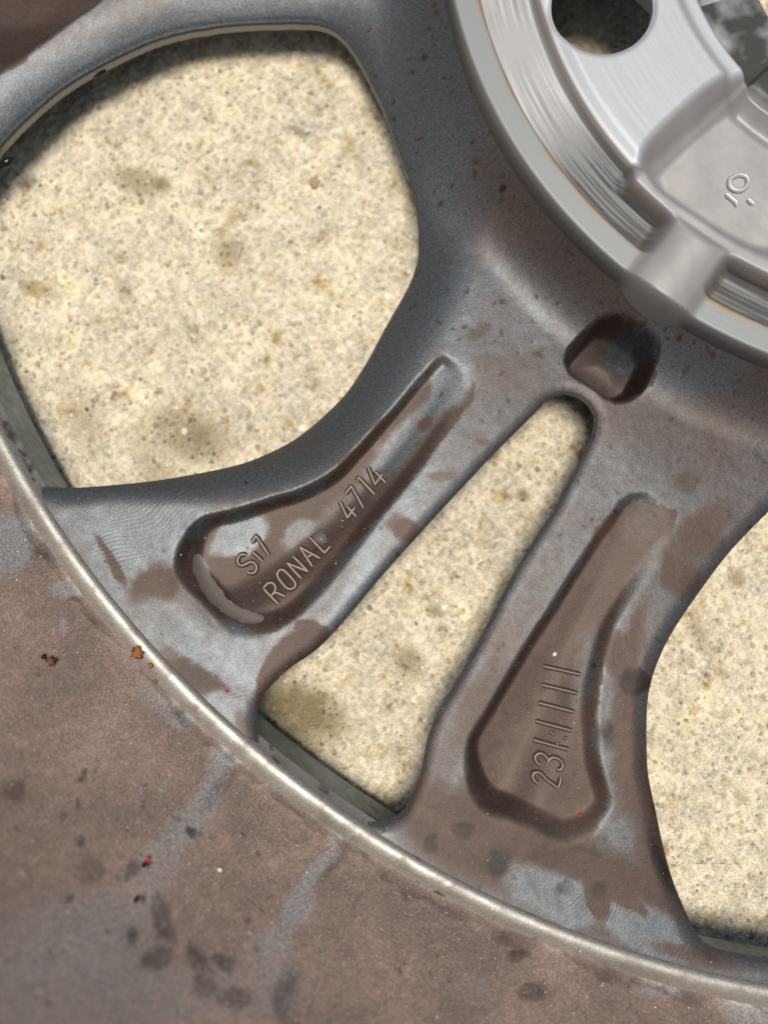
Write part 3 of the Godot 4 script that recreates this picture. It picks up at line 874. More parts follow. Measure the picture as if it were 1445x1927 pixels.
func build_lettering(spoke: MeshInstance3D, mat: Material) -> void:
	var m := ORMMaterial3D.new()
	var worn := painted([null, null, null], 0.0)
	worn.heightmap_enabled = false
	worn.albedo_color = Color(0.46, 0.43, 0.42)
	m = worn
	m.orm_texture = null
	var lm := plain_metal(Color(0.37, 0.33, 0.31), 0.4, 0.5)
	var at := floor_of(pocket_marks, 2.6, 140.0, 92.0, 0.5)
	var words := {
		"letter_S": [PackedVector2Array([Vector2(-106.72, 99.07), Vector2(-107.22, 98.83), Vector2(-107.82, 98.97), Vector2(-108.21, 99.57), Vector2(-108.14, 100.27), Vector2(-107.49, 100.62), Vector2(-106.70, 100.27), Vector2(-106.01, 100.03), Vector2(-105.34, 100.43), Vector2(-105.19, 101.16), Vector2(-105.58, 101.76), Vector2(-106.28, 101.82), Vector2(-106.68, 101.50)])],
		"letter_i": [PackedVector2Array([Vector2(-105.93, 98.37), Vector2(-104.11, 100.07)]), PackedVector2Array([Vector2(-106.82, 97.60), Vector2(-106.57, 97.88)])],
		"digit_7": [PackedVector2Array([Vector2(-106.10, 97.12), Vector2(-105.32, 95.88), Vector2(-103.16, 99.07)])],
		"letter_R": [PackedVector2Array([Vector2(-103.96, 104.24), Vector2(-101.29, 106.77)]), PackedVector2Array([Vector2(-103.96, 104.24), Vector2(-103.37, 103.54), Vector2(-102.68, 103.34), Vector2(-102.12, 103.74), Vector2(-101.97, 104.43), Vector2(-102.36, 105.13), Vector2(-102.75, 105.46)]), PackedVector2Array([Vector2(-102.46, 105.03), Vector2(-101.67, 104.93), Vector2(-101.07, 105.19), Vector2(-100.27, 105.52)])],
		"letter_O": [PackedVector2Array([Vector2(-101.76, 101.76), Vector2(-101.41, 101.32), Vector2(-100.81, 101.36), Vector2(-100.10, 101.96), Vector2(-99.30, 102.75), Vector2(-98.80, 103.44), Vector2(-98.89, 104.04), Vector2(-99.48, 104.33), Vector2(-100.18, 104.14), Vector2(-100.89, 103.44), Vector2(-101.55, 102.65), Vector2(-101.80, 102.06), Vector2(-101.76, 101.76)])],
		"letter_N": [PackedVector2Array([Vector2(-97.81, 102.75), Vector2(-100.32, 100.23), Vector2(-96.82, 101.56)]), PackedVector2Array([Vector2(-96.82, 101.56), Vector2(-99.43, 99.07)])],
		"letter_A": [PackedVector2Array([Vector2(-96.13, 100.82), Vector2(-98.31, 97.68), Vector2(-94.94, 99.51)]), PackedVector2Array([Vector2(-97.10, 99.37), Vector2(-96.22, 98.83)])],
		"letter_L": [PackedVector2Array([Vector2(-96.96, 95.92), Vector2(-94.25, 98.64), Vector2(-93.32, 97.52)])],
		"digit_4": [PackedVector2Array([Vector2(-92.04, 90.16), Vector2(-90.68, 93.04), Vector2(-89.49, 91.37)]), PackedVector2Array([Vector2(-90.79, 91.17), Vector2(-89.22, 92.92)])],
		"digit_7_again": [PackedVector2Array([Vector2(-91.08, 89.29), Vector2(-90.10, 87.94), Vector2(-88.08, 91.57)])],
		"digit_1": [PackedVector2Array([Vector2(-89.10, 87.34), Vector2(-88.90, 86.53), Vector2(-86.28, 89.42)])],
		"digit_4_again": [PackedVector2Array([Vector2(-87.49, 84.70), Vector2(-86.28, 87.74), Vector2(-85.08, 86.02)]), PackedVector2Array([Vector2(-86.49, 85.41), Vector2(-84.58, 87.54)])],
	}
	for w in words:
		put("raised_" + String(w).to_lower().replace("_again", ""), strokes(words[w], 0.70, at), lm, spoke)
	at = floor_of(pocket_date, 2.4, 148.0, 98.0, 0.6, 1)
	var dates := {
		"tick_mark": [PackedVector2Array([Vector2(-59.98, 116.39), Vector2(-54.14, 117.61)])], "tick_mark ": [PackedVector2Array([Vector2(-60.33, 119.26), Vector2(-54.66, 120.50)])], "tick_mark  ": [PackedVector2Array([Vector2(-60.85, 122.06), Vector2(-55.20, 123.36)])], "tick_mark   ": [PackedVector2Array([Vector2(-61.28, 124.89), Vector2(-55.67, 126.19)])], "tick_mark    ": [PackedVector2Array([Vector2(-61.73, 127.75), Vector2(-56.21, 129.02)])],
		"raised_dot": [PackedVector2Array([Vector2(-59.05, 126.42), Vector2(-58.42, 126.92)])], "raised_dot ": [PackedVector2Array([Vector2(-57.17, 127.09), Vector2(-56.51, 127.56)])],
		"punch_mark": [PackedVector2Array([Vector2(-58.23, 127.84), Vector2(-57.89, 128.55)])],
		"raised_digit_3": [PackedVector2Array([Vector2(-60.52, 131.44), Vector2(-61.00, 131.27), Vector2(-61.33, 130.80), Vector2(-61.37, 130.27), Vector2(-61.04, 129.88), Vector2(-60.49, 129.73), Vector2(-59.96, 130.03), Vector2(-59.54, 130.56), Vector2(-59.48, 131.05)]), PackedVector2Array([Vector2(-59.48, 131.05), Vector2(-59.30, 130.56), Vector2(-58.82, 130.26), Vector2(-58.22, 130.32), Vector2(-57.62, 130.68), Vector2(-57.33, 131.26), Vector2(-57.52, 131.85), Vector2(-57.95, 132.09), Vector2(-58.36, 131.85)])],
		"raised_digit_2": [PackedVector2Array([Vector2(-61.04, 134.26), Vector2(-61.58, 133.85), Vector2(-61.87, 133.27), Vector2(-61.68, 132.74), Vector2(-61.14, 132.56), Vector2(-60.54, 132.79), Vector2(-59.95, 133.44), Vector2(-59.24, 133.97), Vector2(-58.06, 134.84)]), PackedVector2Array([Vector2(-58.06, 134.84), Vector2(-57.61, 133.14)])],
	}
	for w in dates:
		put(String(w).strip_edges(), strokes(dates[w], 0.66, at), lm, spoke)


# ---------------------------------------------------------------- the hub
func hub_height(r: float, phi: float, pocket: float, c: Array) -> float:
	# phi: degrees from the middle of the cast pocket; pocket: depth inside the pocket's outline in mm
	var side := absf(phi)
	# machined annuli, from the outside in
	var y := 10.0
	var col := Color(0.265, 0.28, 0.295)
	var groove_in := 63.6
	var cast := smooth01(13.6, 11.0, side)     # the cast web of the pocket fills the inner part of the groove
	groove_in = lerpf(63.4, 65.7, cast)
	var rib := smooth01(1.5, -1.3, side * 0.01745 * r - 5.3)
	var groove := smooth01(groove_in - 0.5, groove_in + 0.5, r) * smooth01(71.9, 71.3, r)
	y -= 2.4 * groove * (1.0 - rib)
	var n := noise_b.get_noise_2d(r * 14.0, phi * 0.10)
	n *= smooth01(36.0, 30.0, side)
	var n2 := noise_a.get_noise_2d(r * cos(phi * 0.01745) * 2.0, r * sin(phi * 0.01745) * 2.0)
	var lathe_line := 0.5 + 0.9 * n
	if groove > 0.05:
		col = col.lerp(Color(0.44, 0.45, 0.47) * (0.55 + 0.6 * lathe_line), groove)
		# black residue that the tool left towards the ribs
		col = col.lerp(Color(0.045, 0.05, 0.055), groove * clampf(smooth01(29.0, 12.0, side) * (0.85 + 1.1 * n), 0.0, 0.97))
	# rust along the outer side of the groove and round its ends
	var rust := exp(-pow((r - 71.8) / 0.5, 2.0)) * (1.0 - rib) + 0.55 * exp(-pow((r - groove_in) / 0.35, 2.0)) * cast * (1.0 - rib) + 0.4 * (1.0 - rib) * exp(-pow((side * 0.01745 * r - 6.3) / 0.5, 2.0)) * smooth01(65.0, 66.0, r) * smooth01(73.0, 72.0, r)
	rust = clampf(rust * (0.85 + 1.5 * n2), 0.0, 1.0)
	col = col.lerp(Color(0.29, 0.165, 0.06), rust * 0.9)
	var flat := smooth01(62.9, 62.3, r) * (1.0 - cast)
	if r < 63.7:
		y = lerpf(y, 8.8, smooth01(63.6, 62.9, r) * (1.0 - cast))
		y = lerpf(y, 9.6, smooth01(62.5, 60.4, r) * (1.0 - cast))
		var pad := smooth01(62.8, 62.3, r) * (1.0 - cast)
		col = col.lerp(Color(0.46, 0.49, 0.54) * (0.97 + 0.10 * n), pad)
		var grime := smooth01(63.7, 63.3, r) * smooth01(62.2, 62.8, r) * (1.0 - cast)
		col = col.lerp(Color(0.17, 0.13, 0.10), grime * 0.7)
	if r < 43.5:
		y -= 2.4 * smooth01(43.2, 40.2, r)
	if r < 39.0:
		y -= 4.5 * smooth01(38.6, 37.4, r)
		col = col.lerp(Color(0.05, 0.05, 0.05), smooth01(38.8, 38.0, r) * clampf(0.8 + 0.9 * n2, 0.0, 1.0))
	# cast skin
	var skin_part := maxf(maxf(rib * smooth01(65.0, 66.0, r), cast * smooth01(66.2, 65.2, r) * smooth01(36.0, 38.0, r)), smooth01(-0.6, 0.4, pocket))
	col = col.lerp(Color(0.335, 0.33, 0.34) * (1.0 + 0.14 * n2), skin_part)
	if rib > 0.0 and r > 65.0:
		y += rib * (2.8 - 0.075 * pow(side * 0.01745 * r, 2.0)) * smooth01(65.0, 67.0, r)
	y += cast * 1.5 * smooth01(60.0, 64.0, r) * smooth01(67.0, 65.4, r)
	if pocket > -1.5:
		y -= 6.4 * smooth01(-1.2, 4.6, pocket)
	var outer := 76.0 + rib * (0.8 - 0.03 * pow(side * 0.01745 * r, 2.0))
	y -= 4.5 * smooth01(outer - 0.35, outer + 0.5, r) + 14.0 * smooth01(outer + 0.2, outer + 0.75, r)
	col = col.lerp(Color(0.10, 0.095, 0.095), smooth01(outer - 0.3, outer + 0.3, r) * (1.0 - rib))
	y += n2 * 0.10 * skin_part + n * 0.010 * (1.0 - skin_part)
	c[0] = col
	return y


func build_hub(wheel: Node3D) -> void:
	var mid := deg_to_rad(HUB_AXIS)
	var pocket := PackedVector2Array()
	for p in [Vector2(37.0, 11.0), Vector2(40.5, 14.2), Vector2(44.0, 15.2), Vector2(48.0, 15.3), Vector2(53.0, 15.0), Vector2(58.4, 14.3), Vector2(61.2, 13.0), Vector2(62.4, 11.0), Vector2(63.2, 8.5), Vector2(63.0, 5.6), Vector2(62.7, 2.0), Vector2(62.6, -2.6), Vector2(62.4, -6.3), Vector2(62.1, -9.0), Vector2(61.0, -12.0), Vector2(58.4, -14.3), Vector2(53.0, -15.0), Vector2(48.0, -15.3), Vector2(44.0, -15.2), Vector2(40.5, -14.2), Vector2(37.0, -11.0), Vector2(36.8, 0.0)]:
		pocket.append(Vector2.from_angle(mid + deg_to_rad(p.y)) * p.x)
	pocket = smooth_line(pocket, 0.8, true)
	var holes := []
	for a in [37.2, -34.8]:
		var c := Vector2.from_angle(mid + deg_to_rad(a)) * 53.8
		var ring := PackedVector2Array()
		for k in 64:
			ring.append(c + Vector2.from_angle(TAU * k / 64) * 7.75)
		holes.append(ring)
	var build := func(cell: float) -> Mesh:
		var g := Polar.new(26.5, 77.6, mid - deg_to_rad(36.0), mid + deg_to_rad(36.0), cell)
		var d := g.fresh()
		var id := PackedInt32Array()
		id.resize(g.nr * g.nt)
		for o in holes:
			d = g.stamp(o, d, id, 0, 5.0)
		d = g.settle(d, holes, 5.0)
		var e := g.fresh()
		e = g.stamp(pocket, e, id, 0, 6.0)
		e = g.settle(e, [pocket], 6.0)
		var h := PackedFloat32Array()
		h.resize(g.nr * g.nt)
		var cols := PackedColorArray()
		cols.resize(g.nr * g.nt)
		var c := [Color.WHITE]
		for i in g.nr:
			for j in g.nt:
				var at := i * g.nt + j
				h[at] = hub_height(g.r0 + g.dr * i, rad_to_deg(g.t0 + g.dt * j) - HUB_AXIS, -e[at], c)
				if d[at] < 1.0:
					h[at] -= 0.7 * pow(1.0 - maxf(d[at], 0.0), 2.0)
				cols[at] = c[0]
		return skin(g, h, d, Rect2(-80, 0, 80, 80), cols, [Vector2(0, 0), Vector2(0.3, 0.0), Vector2(2.0, 0.1), Vector2(5, 2.5), Vector2(14, 7.0)], null).mesh()
	var m := StandardMaterial3D.new()
	m.vertex_color_use_as_albedo = true
	m.metallic = 0.4
	m.roughness = 0.58
	var one: Mesh = build.call(0.26)
	var o := put("hub_flange", one, m, wheel)
	var rough: Mesh = build.call(0.9)
	for k in range(1, 5):
		var p := put("hub_flange", one if k == 1 else rough, m, wheel)
		p.rotation.y = deg_to_rad(-72.0 * k)
	# the raised cast mark in the pocket
	var at := func(_q: Vector2) -> float: return 3.85
	var lm := plain_metal(Color(0.70, 0.70, 0.71), 0.5, 0.4)
	put("cast_mark", strokes([PackedVector2Array([Vector2(-29.44, 39.73), Vector2(-28.30, 40.08), Vector2(-28.01, 41.11), Vector2(-28.79, 42.14), Vector2(-29.95, 42.31), Vector2(-30.83, 41.62), Vector2(-30.71, 40.42), Vector2(-29.44, 39.73)]), PackedVector2Array([Vector2(-31.54, 42.82), Vector2(-30.02, 44.20), Vector2(-29.88, 44.88)]), PackedVector2Array([Vector2(-28.18, 43.69), Vector2(-27.23, 44.54)])], 0.6, at), lm, o)


# ---------------------------------------------------------------- the concrete
func ground_height(x: float, z: float) -> float:
	return noise_c.get_noise_2d(x, z) * 1.2 + noise_a.get_noise_2d(x * 2.6, z * 2.6) * 0.55 + noise_b.get_noise_2d(x * 2.0, z * 2.0) * 0.42


func build_ground() -> void:
	var b := Buf.new()
	var n := 340
	var at := Vector2(-85, 88)
	var line := PackedFloat32Array()
	for k in n + 1:
		var t := 2.0 * k / n - 1.0
		line.append(115.0 * t + signf(t) * 40000.0 * pow(absf(t), 18.0))
	for j in n + 1:
		for i in n + 1:
			var x := line[i]
			var z := line[j]
			var near := smooth01(260.0, 160.0, maxf(absf(x), absf(z)))
			var p := at + Vector2(x, z)
			var y := -0.9 + (ground_height(p.x, p.y) - 0.5) * near
			var e := 0.5
			var nx := 0.0
			var nz := 0.0
			if near > 0.0:
				nx = (ground_height(p.x + e, p.y) - ground_height(p.x - e, p.y)) * near
				nz = (ground_height(p.x, p.y + e) - ground_height(p.x, p.y - e)) * near
			b.add(Vector3(p.x, y, p.y), Vector3(-nx, 1.0, -nz).normalized(), p / 150.0)
	for j in n:
		for i in n:
			var a := j * (n + 1) + i
			b.i.append_array([a, a + 1, a + n + 1, a + 1, a + n + 2, a + n + 1])
	var w := 1200
	var stains := Canvas.new(400, 400, Rect2(-150, 0, 150, 150), 0.0)
	for s in [[-128.66, 31.57, 3.98, 2.27, 0.7], [-119.21, 77.52, 6.45, 3.69, 0.7], [-100.35, 22.24, 1.90, 0.67, 0.9], [-124.86, 32.07, 1.51, 1.04, 0.8], [-112.36, 44.77, 3.19, 2.82, 0.5], [-98.54, 125.50, 5.91, 3.94, 1.2], [-80.64, 117.09, 2.70, 2.16, 0.6], [-76.10, 108.17, 1.44, 1.08, 0.7], [-60.92, 88.19, 1.10, 0.91, 0.7], [-24.05, 102.76, 1.45, 1.26, 0.6], [-130.97, 51.49, 1.87, 1.31, 0.4], [-147.39, 50.98, 3.75, 1.13, 0.7], [-123.63, 85.86, 8.26, 2.75, 0.35], [-137.76, 74.24, 5.55, 2.77, 0.35], [-31.12, 111.74, 3.60, 1.44, 0.4]]:
		stains.blob(s[0], s[1] if s[1] < 150.0 else s[1] - 150.0, s[2], s[3], 20.0 if s[4] > 0.6 else 60.0, s[4], 0.8)
	var stain := stains.grown(w, w)
	var n0 := noise_field(w, w, 21, 0.006, 5)
	var n1 := noise_field(w, w, 22, 0.045, 4, FastNoiseLite.TYPE_VALUE_CUBIC)
	var n2 := noise_field(w, w, 23, 0.17, 3, FastNoiseLite.TYPE_VALUE_CUBIC)
	var n4 := noise_field(w, w, 25, 0.02, 3)
	var data := PackedByteArray()
	data.resize(w * w * 3)
	var high := PackedByteArray()
	high.resize(w * w)
	var lcg := 977
	for k in w * w:
		var a := n0[k] / 255.0 - 0.5
		var c := n1[k] / 255.0 - 0.5
		var d := n2[k] / 255.0 - 0.5
		var f := n4[k] / 255.0 - 0.5
		lcg = (lcg * 1103515245 + 12345) & 0x7fffffff
		var s := ((lcg >> 8) & 1023) / 1023.0 - 0.5
		var v := 1.0 + 0.12 * a + 0.20 * c + 0.34 * d + 0.34 * s
		var warm := 1.0 + 0.05 * f + 0.05 * a
		# grey and dark grains, brown patches, pale quartz
		var grey := clampf((c * 0.9 + d * 0.8 - 0.30) * 6.0, 0.0, 1.0)
		var brown := clampf((f * 1.1 - c * 0.5 - 0.27) * 4.0, 0.0, 1.0)
		var r0 := 205.0 * v
		var g0 := 196.0 * v
		var b0 := 175.0 * v
		r0 = lerpf(r0, 205.0 * v * 0.9, grey * 0.5)
		g0 = lerpf(g0, 205.0 * v * 0.9, grey * 0.5)
		b0 = lerpf(b0, 200.0 * v * 0.9, grey * 0.5)
		var pit := clampf((-c * 0.8 - d * 0.9 - 0.36) * 4.0, 0.0, 1.0)
		r0 = lerpf(r0, 96.0, pit * 0.45) * lerpf(1.0, 0.9, brown)
		g0 = lerpf(g0, 88.0, pit * 0.45) * lerpf(1.0, 0.84, brown)
		b0 = lerpf(b0, 70.0, pit * 0.45) * lerpf(1.0, 0.72, brown)
		var st := clampf(stain[k] * (1.0 + 1.6 * c + 0.8 * d), 0.0, 1.0)
		data[k * 3] = clampi(int(lerpf(r0, 104.0, st * 0.75)), 0, 255)
		data[k * 3 + 1] = clampi(int(lerpf(g0, 90.0, st * 0.75)), 0, 255)
		data[k * 3 + 2] = clampi(int(lerpf(b0 / warm, 62.0, st * 0.75)), 0, 255)
		high[k] = clampi(int(128 + c * 110.0 + d * 100.0 + s * 24.0 - pit * 30.0), 0, 255)
	var m := StandardMaterial3D.new()
	m.albedo_texture = ImageTexture.create_from_image(Image.create_from_data(w, w, false, Image.FORMAT_RGB8, data))
	m.roughness = 0.92
	m.metallic_specular = 0.25
	m.heightmap_enabled = true
	m.heightmap_texture = ImageTexture.create_from_image(Image.create_from_data(w, w, false, Image.FORMAT_L8, high))
	m.heightmap_scale = 0.15
	var ground := put("concrete_ground", b.mesh(), m)
	ground.set_meta("kind", "structure")
	tag(ground, "pale cream rough concrete under the wheel with sandy grains, pits and stains", "")
	ground.remove_meta("category")

	# aggregate that shows at the surface
	var shapes := []
	for k in 5:
		shapes.append(stone(1.0, 0.55, 300 + k, 10, 7))
	var mats := []
	for c in [Color(0.84, 0.81, 0.72), Color(0.66, 0.65, 0.60), Color(0.50, 0.52, 0.50), Color(0.76, 0.68, 0.52), Color(0.90, 0.88, 0.82), Color(0.62, 0.54, 0.44)]:
		var q := plain_metal(c, 0.85, 0.0)
		mats.append(q)
	for k in 150:
		var x := rng.randf_range(-172, 0)
		var z := rng.randf_range(-10, 190)
		var o := put("pebble", shapes[k % 5], mats[rng.randi() % 6], ground)
		var s := rng.randf_range(0.35, 0.85) * (1.4 if rng.randf() < 0.08 else 1.0)
		o.transform = Transform3D(Basis(Vector3.UP, rng.randf() * TAU).scaled(Vector3(s, s * 0.55, s)), Vector3(x, -0.9 + (ground_height(x, z) - 0.5) - s * 0.2, z) * 0.001)
	var multi := MultiMesh.new()
	multi.transform_format = MultiMesh.TRANSFORM_3D
	multi.use_colors = true
	multi.mesh = stone(1.0, 0.7, 400, 7, 5)
	var stained := stains.a
	multi.instance_count = 34000
	for k in 34000:
		var x := rng.randf_range(-175, 2)
		var z := rng.randf_range(-12, 192)
		var s := 0.10 + 0.34 * pow(rng.randf(), 2.0)
		multi.set_instance_transform(k, Transform3D(Basis(Vector3.UP, rng.randf() * TAU).scaled(Vector3(s, s, s * rng.randf_range(0.7, 1.3))), Vector3(x, -0.9 + (ground_height(x, z) - 0.5) - s * 0.1, z) * 0.001))
		var v := rng.randf()
		var c := Color(0.60, 0.53, 0.40) * rng.randf_range(0.62, 1.25)
		if v < 0.06:
			c = Color(0.26, 0.27, 0.25) * rng.randf_range(0.7, 1.6)
		elif v < 0.30:
			c = Color(0.70, 0.68, 0.62)
		elif v < 0.36:
			c = Color(0.46, 0.32, 0.19)
		var sx := clampi(int((x + 150.0) / 150.0 * 400.0), 0, 399)
		var sz := clampi(int(fposmod(z, 150.0) / 150.0 * 400.0), 0, 399)
		if stained[sz * 400 + sx] > 0.3:
			c = Color(0.30, 0.25, 0.16) * rng.randf_range(0.5, 1.3)
		c.a = 1.0
		multi.set_instance_color(k, c)
	var sand := MultiMeshInstance3D.new()
	sand.name = "sand_grains"
	sand.multimesh = multi
	var gm := plain_metal(Color.WHITE, 0.9, 0.0)
	gm.vertex_color_use_as_albedo = true
	sand.material_override = gm
	sand.set_meta("kind", "stuff")
	ground.add_child(sand, true)
	ground.position = Vector3.ZERO
	# stains and pits that the photograph shows one by one
	for b2 in [[-112.14, 46.70, 0.84, 1.22, 1], [-29.53, 131.14, 0.89, 0.71, 0], [-111.48, 70.98, 0.83, 0.65, 0], [-119.42, 67.21, 0.56, 0.56, 0], [-31.51, 150.95, 0.79, 0.70, 0], [-23.03, 135.48, 0.89, 0.71, 1], [-27.03, 123.25, 0.80, 0.71, 0], [-111.44, 73.32, 0.74, 0.55, 0]]:
		var q := put("pebble", shapes[int(b2[0] * 7.0) & 3], plain_metal(Color(0.72, 0.34, 0.16) if b2[4] == 1.0 else Color(0.40, 0.35, 0.27), 0.9, 0.0), ground)
		var s: float = b2[2] * 0.42
		q.transform = Transform3D(Basis(Vector3.UP, b2[0]).scaled(Vector3(s, minf(s, 1.2) * 0.35, b2[3] * 0.42)), Vector3(b2[0], -1.0 + (ground_height(b2[0], b2[1]) - 0.5), b2[1]) * 0.001)


func stone(r: float, flat: float, seed_at: int, segs: int, rings: int, rugged := 0.55, fine := 0.9) -> ArrayMesh:
	var f := FastNoiseLite.new()
	f.seed = seed_at
	f.frequency = fine
	f.fractal_octaves = 2
	var b := Buf.new()
	for i in rings + 1:
		var la := PI * i / rings - PI / 2
		for j in segs + 1:
			var lo := TAU * (j % segs) / segs
			var u := Vector3(cos(la) * cos(lo), sin(la), cos(la) * sin(lo))
			var k := r * (1.0 + rugged * f.get_noise_3dv(u))
			b.add(Vector3(u.x, u.y * flat, u.z) * k, u)
	for i in rings:
		for j in segs:
			var a := i * (segs + 1) + j
			b.quad(a, a + 1, a + segs + 2, a + segs + 1)
	return b.mesh()


# ---------------------------------------------------------------- crumbs, flecks and water on the wheel
func surface_y(q: Vector2) -> float:
	var r := q.length()
	if r > 165.0:
		var R := [165.0, 165.4, 166.2, 167.0, 168.4, 169.2, 170.8, 174.0, 180.0, 190.0, 200.0]
		var H := [0.1, 0.6, 0.9, 0.8, 0.15, 0.35, 1.3, 3.6, 8.0, 17.0, 30.0]
		for k in R.size() - 1:
			if r < R[k + 1]:
				return lerpf(H[k], H[k + 1], (r - R[k]) / (R[k + 1] - R[k]))
		return 30.0
	var y := noise_a.get_noise_2d(q.x, q.y) * 0.10 - 0.5 + 0.9 * smooth01(158.0, 165.5, r)
	for o in [[pocket_marks, 2.6, 140.0, 92.0, 0.5, 0], [pocket_date, 2.4, 148.0, 98.0, 0.6, 1]]:
		if Geometry2D.is_point_in_polygon(q, o[0]):
			return floor_of(o[0], o[1], o[2], o[3], o[4], o[5]).call(q)
	return y


func lay(o: Node3D, q: Vector2, up: float) -> void:
	o.position = Vector3(q.x, surface_y(q) + up, q.y) * 0.001 + LIFT


func build_small_things() -> void:
	var rust := plain_metal(Color(0.56, 0.36, 0.20), 0.9, 0.0)
	var earth := plain_metal(Color(0.40, 0.29, 0.19), 0.9, 0.0)
	var white := plain_metal(Color(0.88, 0.86, 0.82), 0.6, 0.0)
	var red := plain_metal(Color(0.86, 0.10, 0.13), 0.5, 0.0)
	var black := plain_metal(Color(0.07, 0.07, 0.08), 0.8, 0.0)
	var pieces := [
		["rust_crumb", Vector2(-122.38, 114.02), 1.15, rust, "largest rust brown crumb, lying on the bright ridge left of the fork", "crumb"],
		["rust_crumb", Vector2(-120.39, 115.93), 0.5, rust, "small tan crumb beside the largest rust crumb on the ridge", "crumb"],
		["rust_crumb", Vector2(-119.81, 118.42), 0.38, rust, "tiny tan crumb just below the ridge crumbs", "crumb"],
		["dirt_crumb", Vector2(-133.82, 114.95), 0.85, earth, "dark brown dirt crumb alone on the barrel left of the ridge", "crumb"],
		["dirt_crumb", Vector2(-134.84, 114.23), 0.45, black, "black bit of dirt touching the brown dirt crumb on the barrel", "crumb"],
		["red_fleck", Vector2(-108.92, 119.94), 0.32, red, "red fleck on the end of the lettered arm beside the ridge", "fleck"],
		["red_fleck", Vector2(-117.17, 141.28), 0.40, red, "red fleck on the dusty barrel at lower left", "fleck"],
		["red_fleck", Vector2(-92.10, 110.65), 0.26, red, "red fleck on the outer edge of the lettered arm", "fleck"],
		["red_fleck", Vector2(-54.78, 138.83), 0.34, red, "red fleck in the rounded end of the pocket with the 23 mark", "fleck"],
		["stone_chip", Vector2(-58.12, 114.53), 0.42, white, "white stone chip above the row of raised tick marks", "stone chip"],
		["stone_chip", Vector2(-74.10, 148.53), 0.30, white, "pale grain on the barrel just below the ridge near the right arm", "stone chip"],
		["dirt_crumb", Vector2(-117.60, 141.82), 0.42, black, "black crumb touching the red fleck on the barrel", "crumb"],
		["dirt_crumb", Vector2(-117.77, 145.46), 0.42, black, "round black crumb below the red fleck on the barrel", "crumb"],
		["stone_chip", Vector2(-107.95, 143.77), 0.42, white, "grey white chip right of the red fleck on the barrel", "stone chip"],
		["rust_crumb", Vector2(-106.53, 87.72), 0.2, black, "tiny black crumb on the upper edge of the lettered arm", "crumb"],
	]
	for k in pieces.size():
		var p: Array = pieces[k]
		var o := put(p[0], stone(p[2] * (0.6 if p[5] == "fleck" else 0.68), 0.5, 500 + k, 22, 14, 1.3, 1.7), p[3])
		lay(o, p[1], p[2] * 0.3)
		o.rotation.y = k * 1.3
		tag(o, p[4], p[5])
	# pale grit over barrel and arms: nobody could count it
	var multi := MultiMesh.new()
	multi.transform_format = MultiMesh.TRANSFORM_3D
	multi.use_colors = true
	multi.mesh = stone(1.0, 0.7, 600, 6, 4)
	multi.instance_count = 2300
	for k in 2300:
		var q: Vector2
		if k < 1800:
			q = Vector2.from_angle(deg_to_rad(rng.randf_range(97, 152))) * (169.5 + 28.0 * rng.randf())
		else:
			q = Vector2.from_angle(deg_to_rad(rng.randf_range(100, 150))) * rng.randf_range(128, 166)
			var clear := true
			for o in [fork_window, window_right, window_low]:
				if Geometry2D.is_point_in_polygon(q, o):
					clear = false
			if not clear:
				q = Vector2.from_angle(deg_to_rad(rng.randf_range(97, 152))) * rng.randf_range(165.5, 172.0)
		var s := rng.randf_range(0.03, 0.095) * (1.8 if rng.randf() < 0.05 else 1.0)
		if k >= 1800:
			s *= 0.75
		multi.set_instance_transform(k, Transform3D(Basis(Vector3(rng.randf(), 1, rng.randf()).normalized(), rng.randf() * TAU).scaled(Vector3.ONE * s), Vector3(q.x, surface_y(q) + s * 0.3, q.y) * 0.001 + LIFT))
		var c := Color(0.72, 0.62, 0.46) if rng.randf() < 0.7 else Color(0.85, 0.83, 0.80)
		if rng.randf() < 0.08:
			c = Color(0.4, 0.17, 0.06)
		multi.set_instance_color(k, c)
	var grit := MultiMeshInstance3D.new()
	grit.name = "sandy_grit"
	grit.multimesh = multi
	var gm := plain_metal(Color.WHITE, 0.7, 0.0)
	gm.vertex_color_use_as_albedo = true
	grit.material_override = gm
	add_child(grit, true)
	grit.set_meta("kind", "stuff")
	tag(grit, "fine pale sand grit sprinkled over the barrel and spoke ends", "grit")

	# water: a smear in the end of the lettered pocket and single drops
	var clear := StandardMaterial3D.new()
	clear.albedo_color = Color(0.64, 0.62, 0.61, 0.11)
	clear.transparency = BaseMaterial3D.TRANSPARENCY_ALPHA
	clear.roughness = 0.28
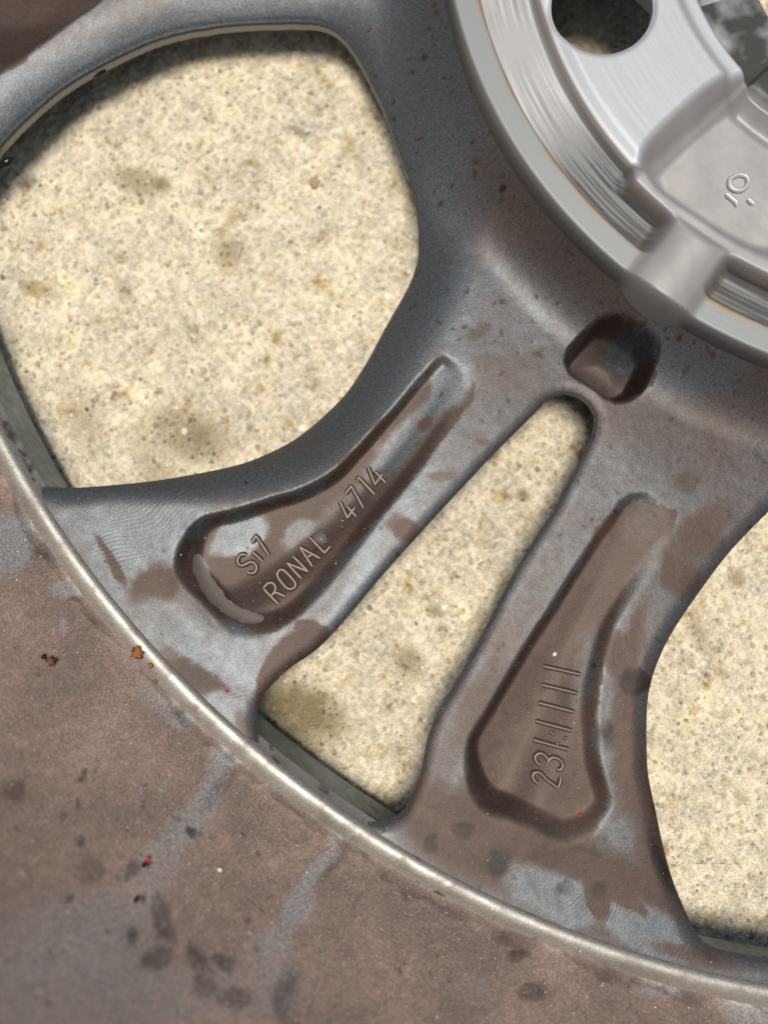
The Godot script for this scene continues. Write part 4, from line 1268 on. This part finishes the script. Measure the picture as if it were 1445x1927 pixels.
	var trail := smooth_line(PackedVector2Array([Vector2(-114.59, 98.74), Vector2(-114.22, 100.43), Vector2(-113.33, 102.63), Vector2(-111.94, 104.65), Vector2(-110.05, 106.67), Vector2(-107.83, 108.09), Vector2(-105.46, 108.84), Vector2(-103.60, 108.93)]), 0.3, false)
	var b := Buf.new()
	var n := trail.size()
	for k in n:
		var e := (trail[mini(k + 1, n - 1)] - trail[maxi(k - 1, 0)]).normalized()
		var side := Vector2(-e.y, e.x)
		var f := float(k) / (n - 1)
		var wide := 0.95 * sqrt(clampf(minf(f, 1.0 - f) * 9.0, 0.0, 1.0)) * (1.0 + 0.4 * noise_b.get_noise_2d(k * 0.22, 3.0))
		for m in 9:
			var a := PI * m / 8.0
			var q := trail[k] + side * cos(a) * wide
			b.add(Vector3(q.x, surface_y(q) + 0.05 + 0.05 * pow(sin(a), 0.4), q.y), Vector3(side.x * cos(a) * 0.1, 1.0, side.y * cos(a) * 0.1).normalized())
	for k in n - 1:
		for m in 8:
			var a := k * 9 + m
			b.quad(a, a + 1, a + 10, a + 9)
	var smear := put("water_smear", b.mesh(), clear)
	smear.position = LIFT
	tag(smear, "shiny curved smear of water in the rounded end of the lettered pocket", "water")
	var bead: StandardMaterial3D = clear.duplicate()
	bead.albedo_color.a = 0.24
	var drops := [
		[Vector2(-94.90, 96.38), 1.35, 0.0, "flat round water drop on the last raised letter of the word", true],
		[Vector2(-45.03, 119.03), 0.0, 0.0, "", true],
	]
	for k in drops.size():
		if drops[k][1] == 0.0:
			continue
		var o := put("water_drop", stone(drops[k][1], 0.30, 700 + k, 28, 14), bead)
		lay(o, drops[k][0], 0.1)
		tag(o, drops[k][3], "water")
	# drops that hang on the machined edge of the far spoke
	var wet := plain_metal(Color(0.10, 0.10, 0.10), 0.12, 0.0)
	for p in [[Vector2(-133.51, 15.77), 1.3, "larger dark wet drop hanging on the pale window edge of the far spoke"], [Vector2(-148.98, 32.08), 1.2, "dark wet drop on the pale window edge at the far left of the picture"]]:
		var o := put("hanging_drop", stone(p[1], 0.9, 720, 20, 12), wet)
		o.scale = Vector3(1.3, 0.8, 0.6)
		o.rotation.y = deg_to_rad(32.0)
		o.position = Vector3(p[0].x, -6.6, p[0].y) * 0.001 + LIFT
		tag(o, p[2], "water")
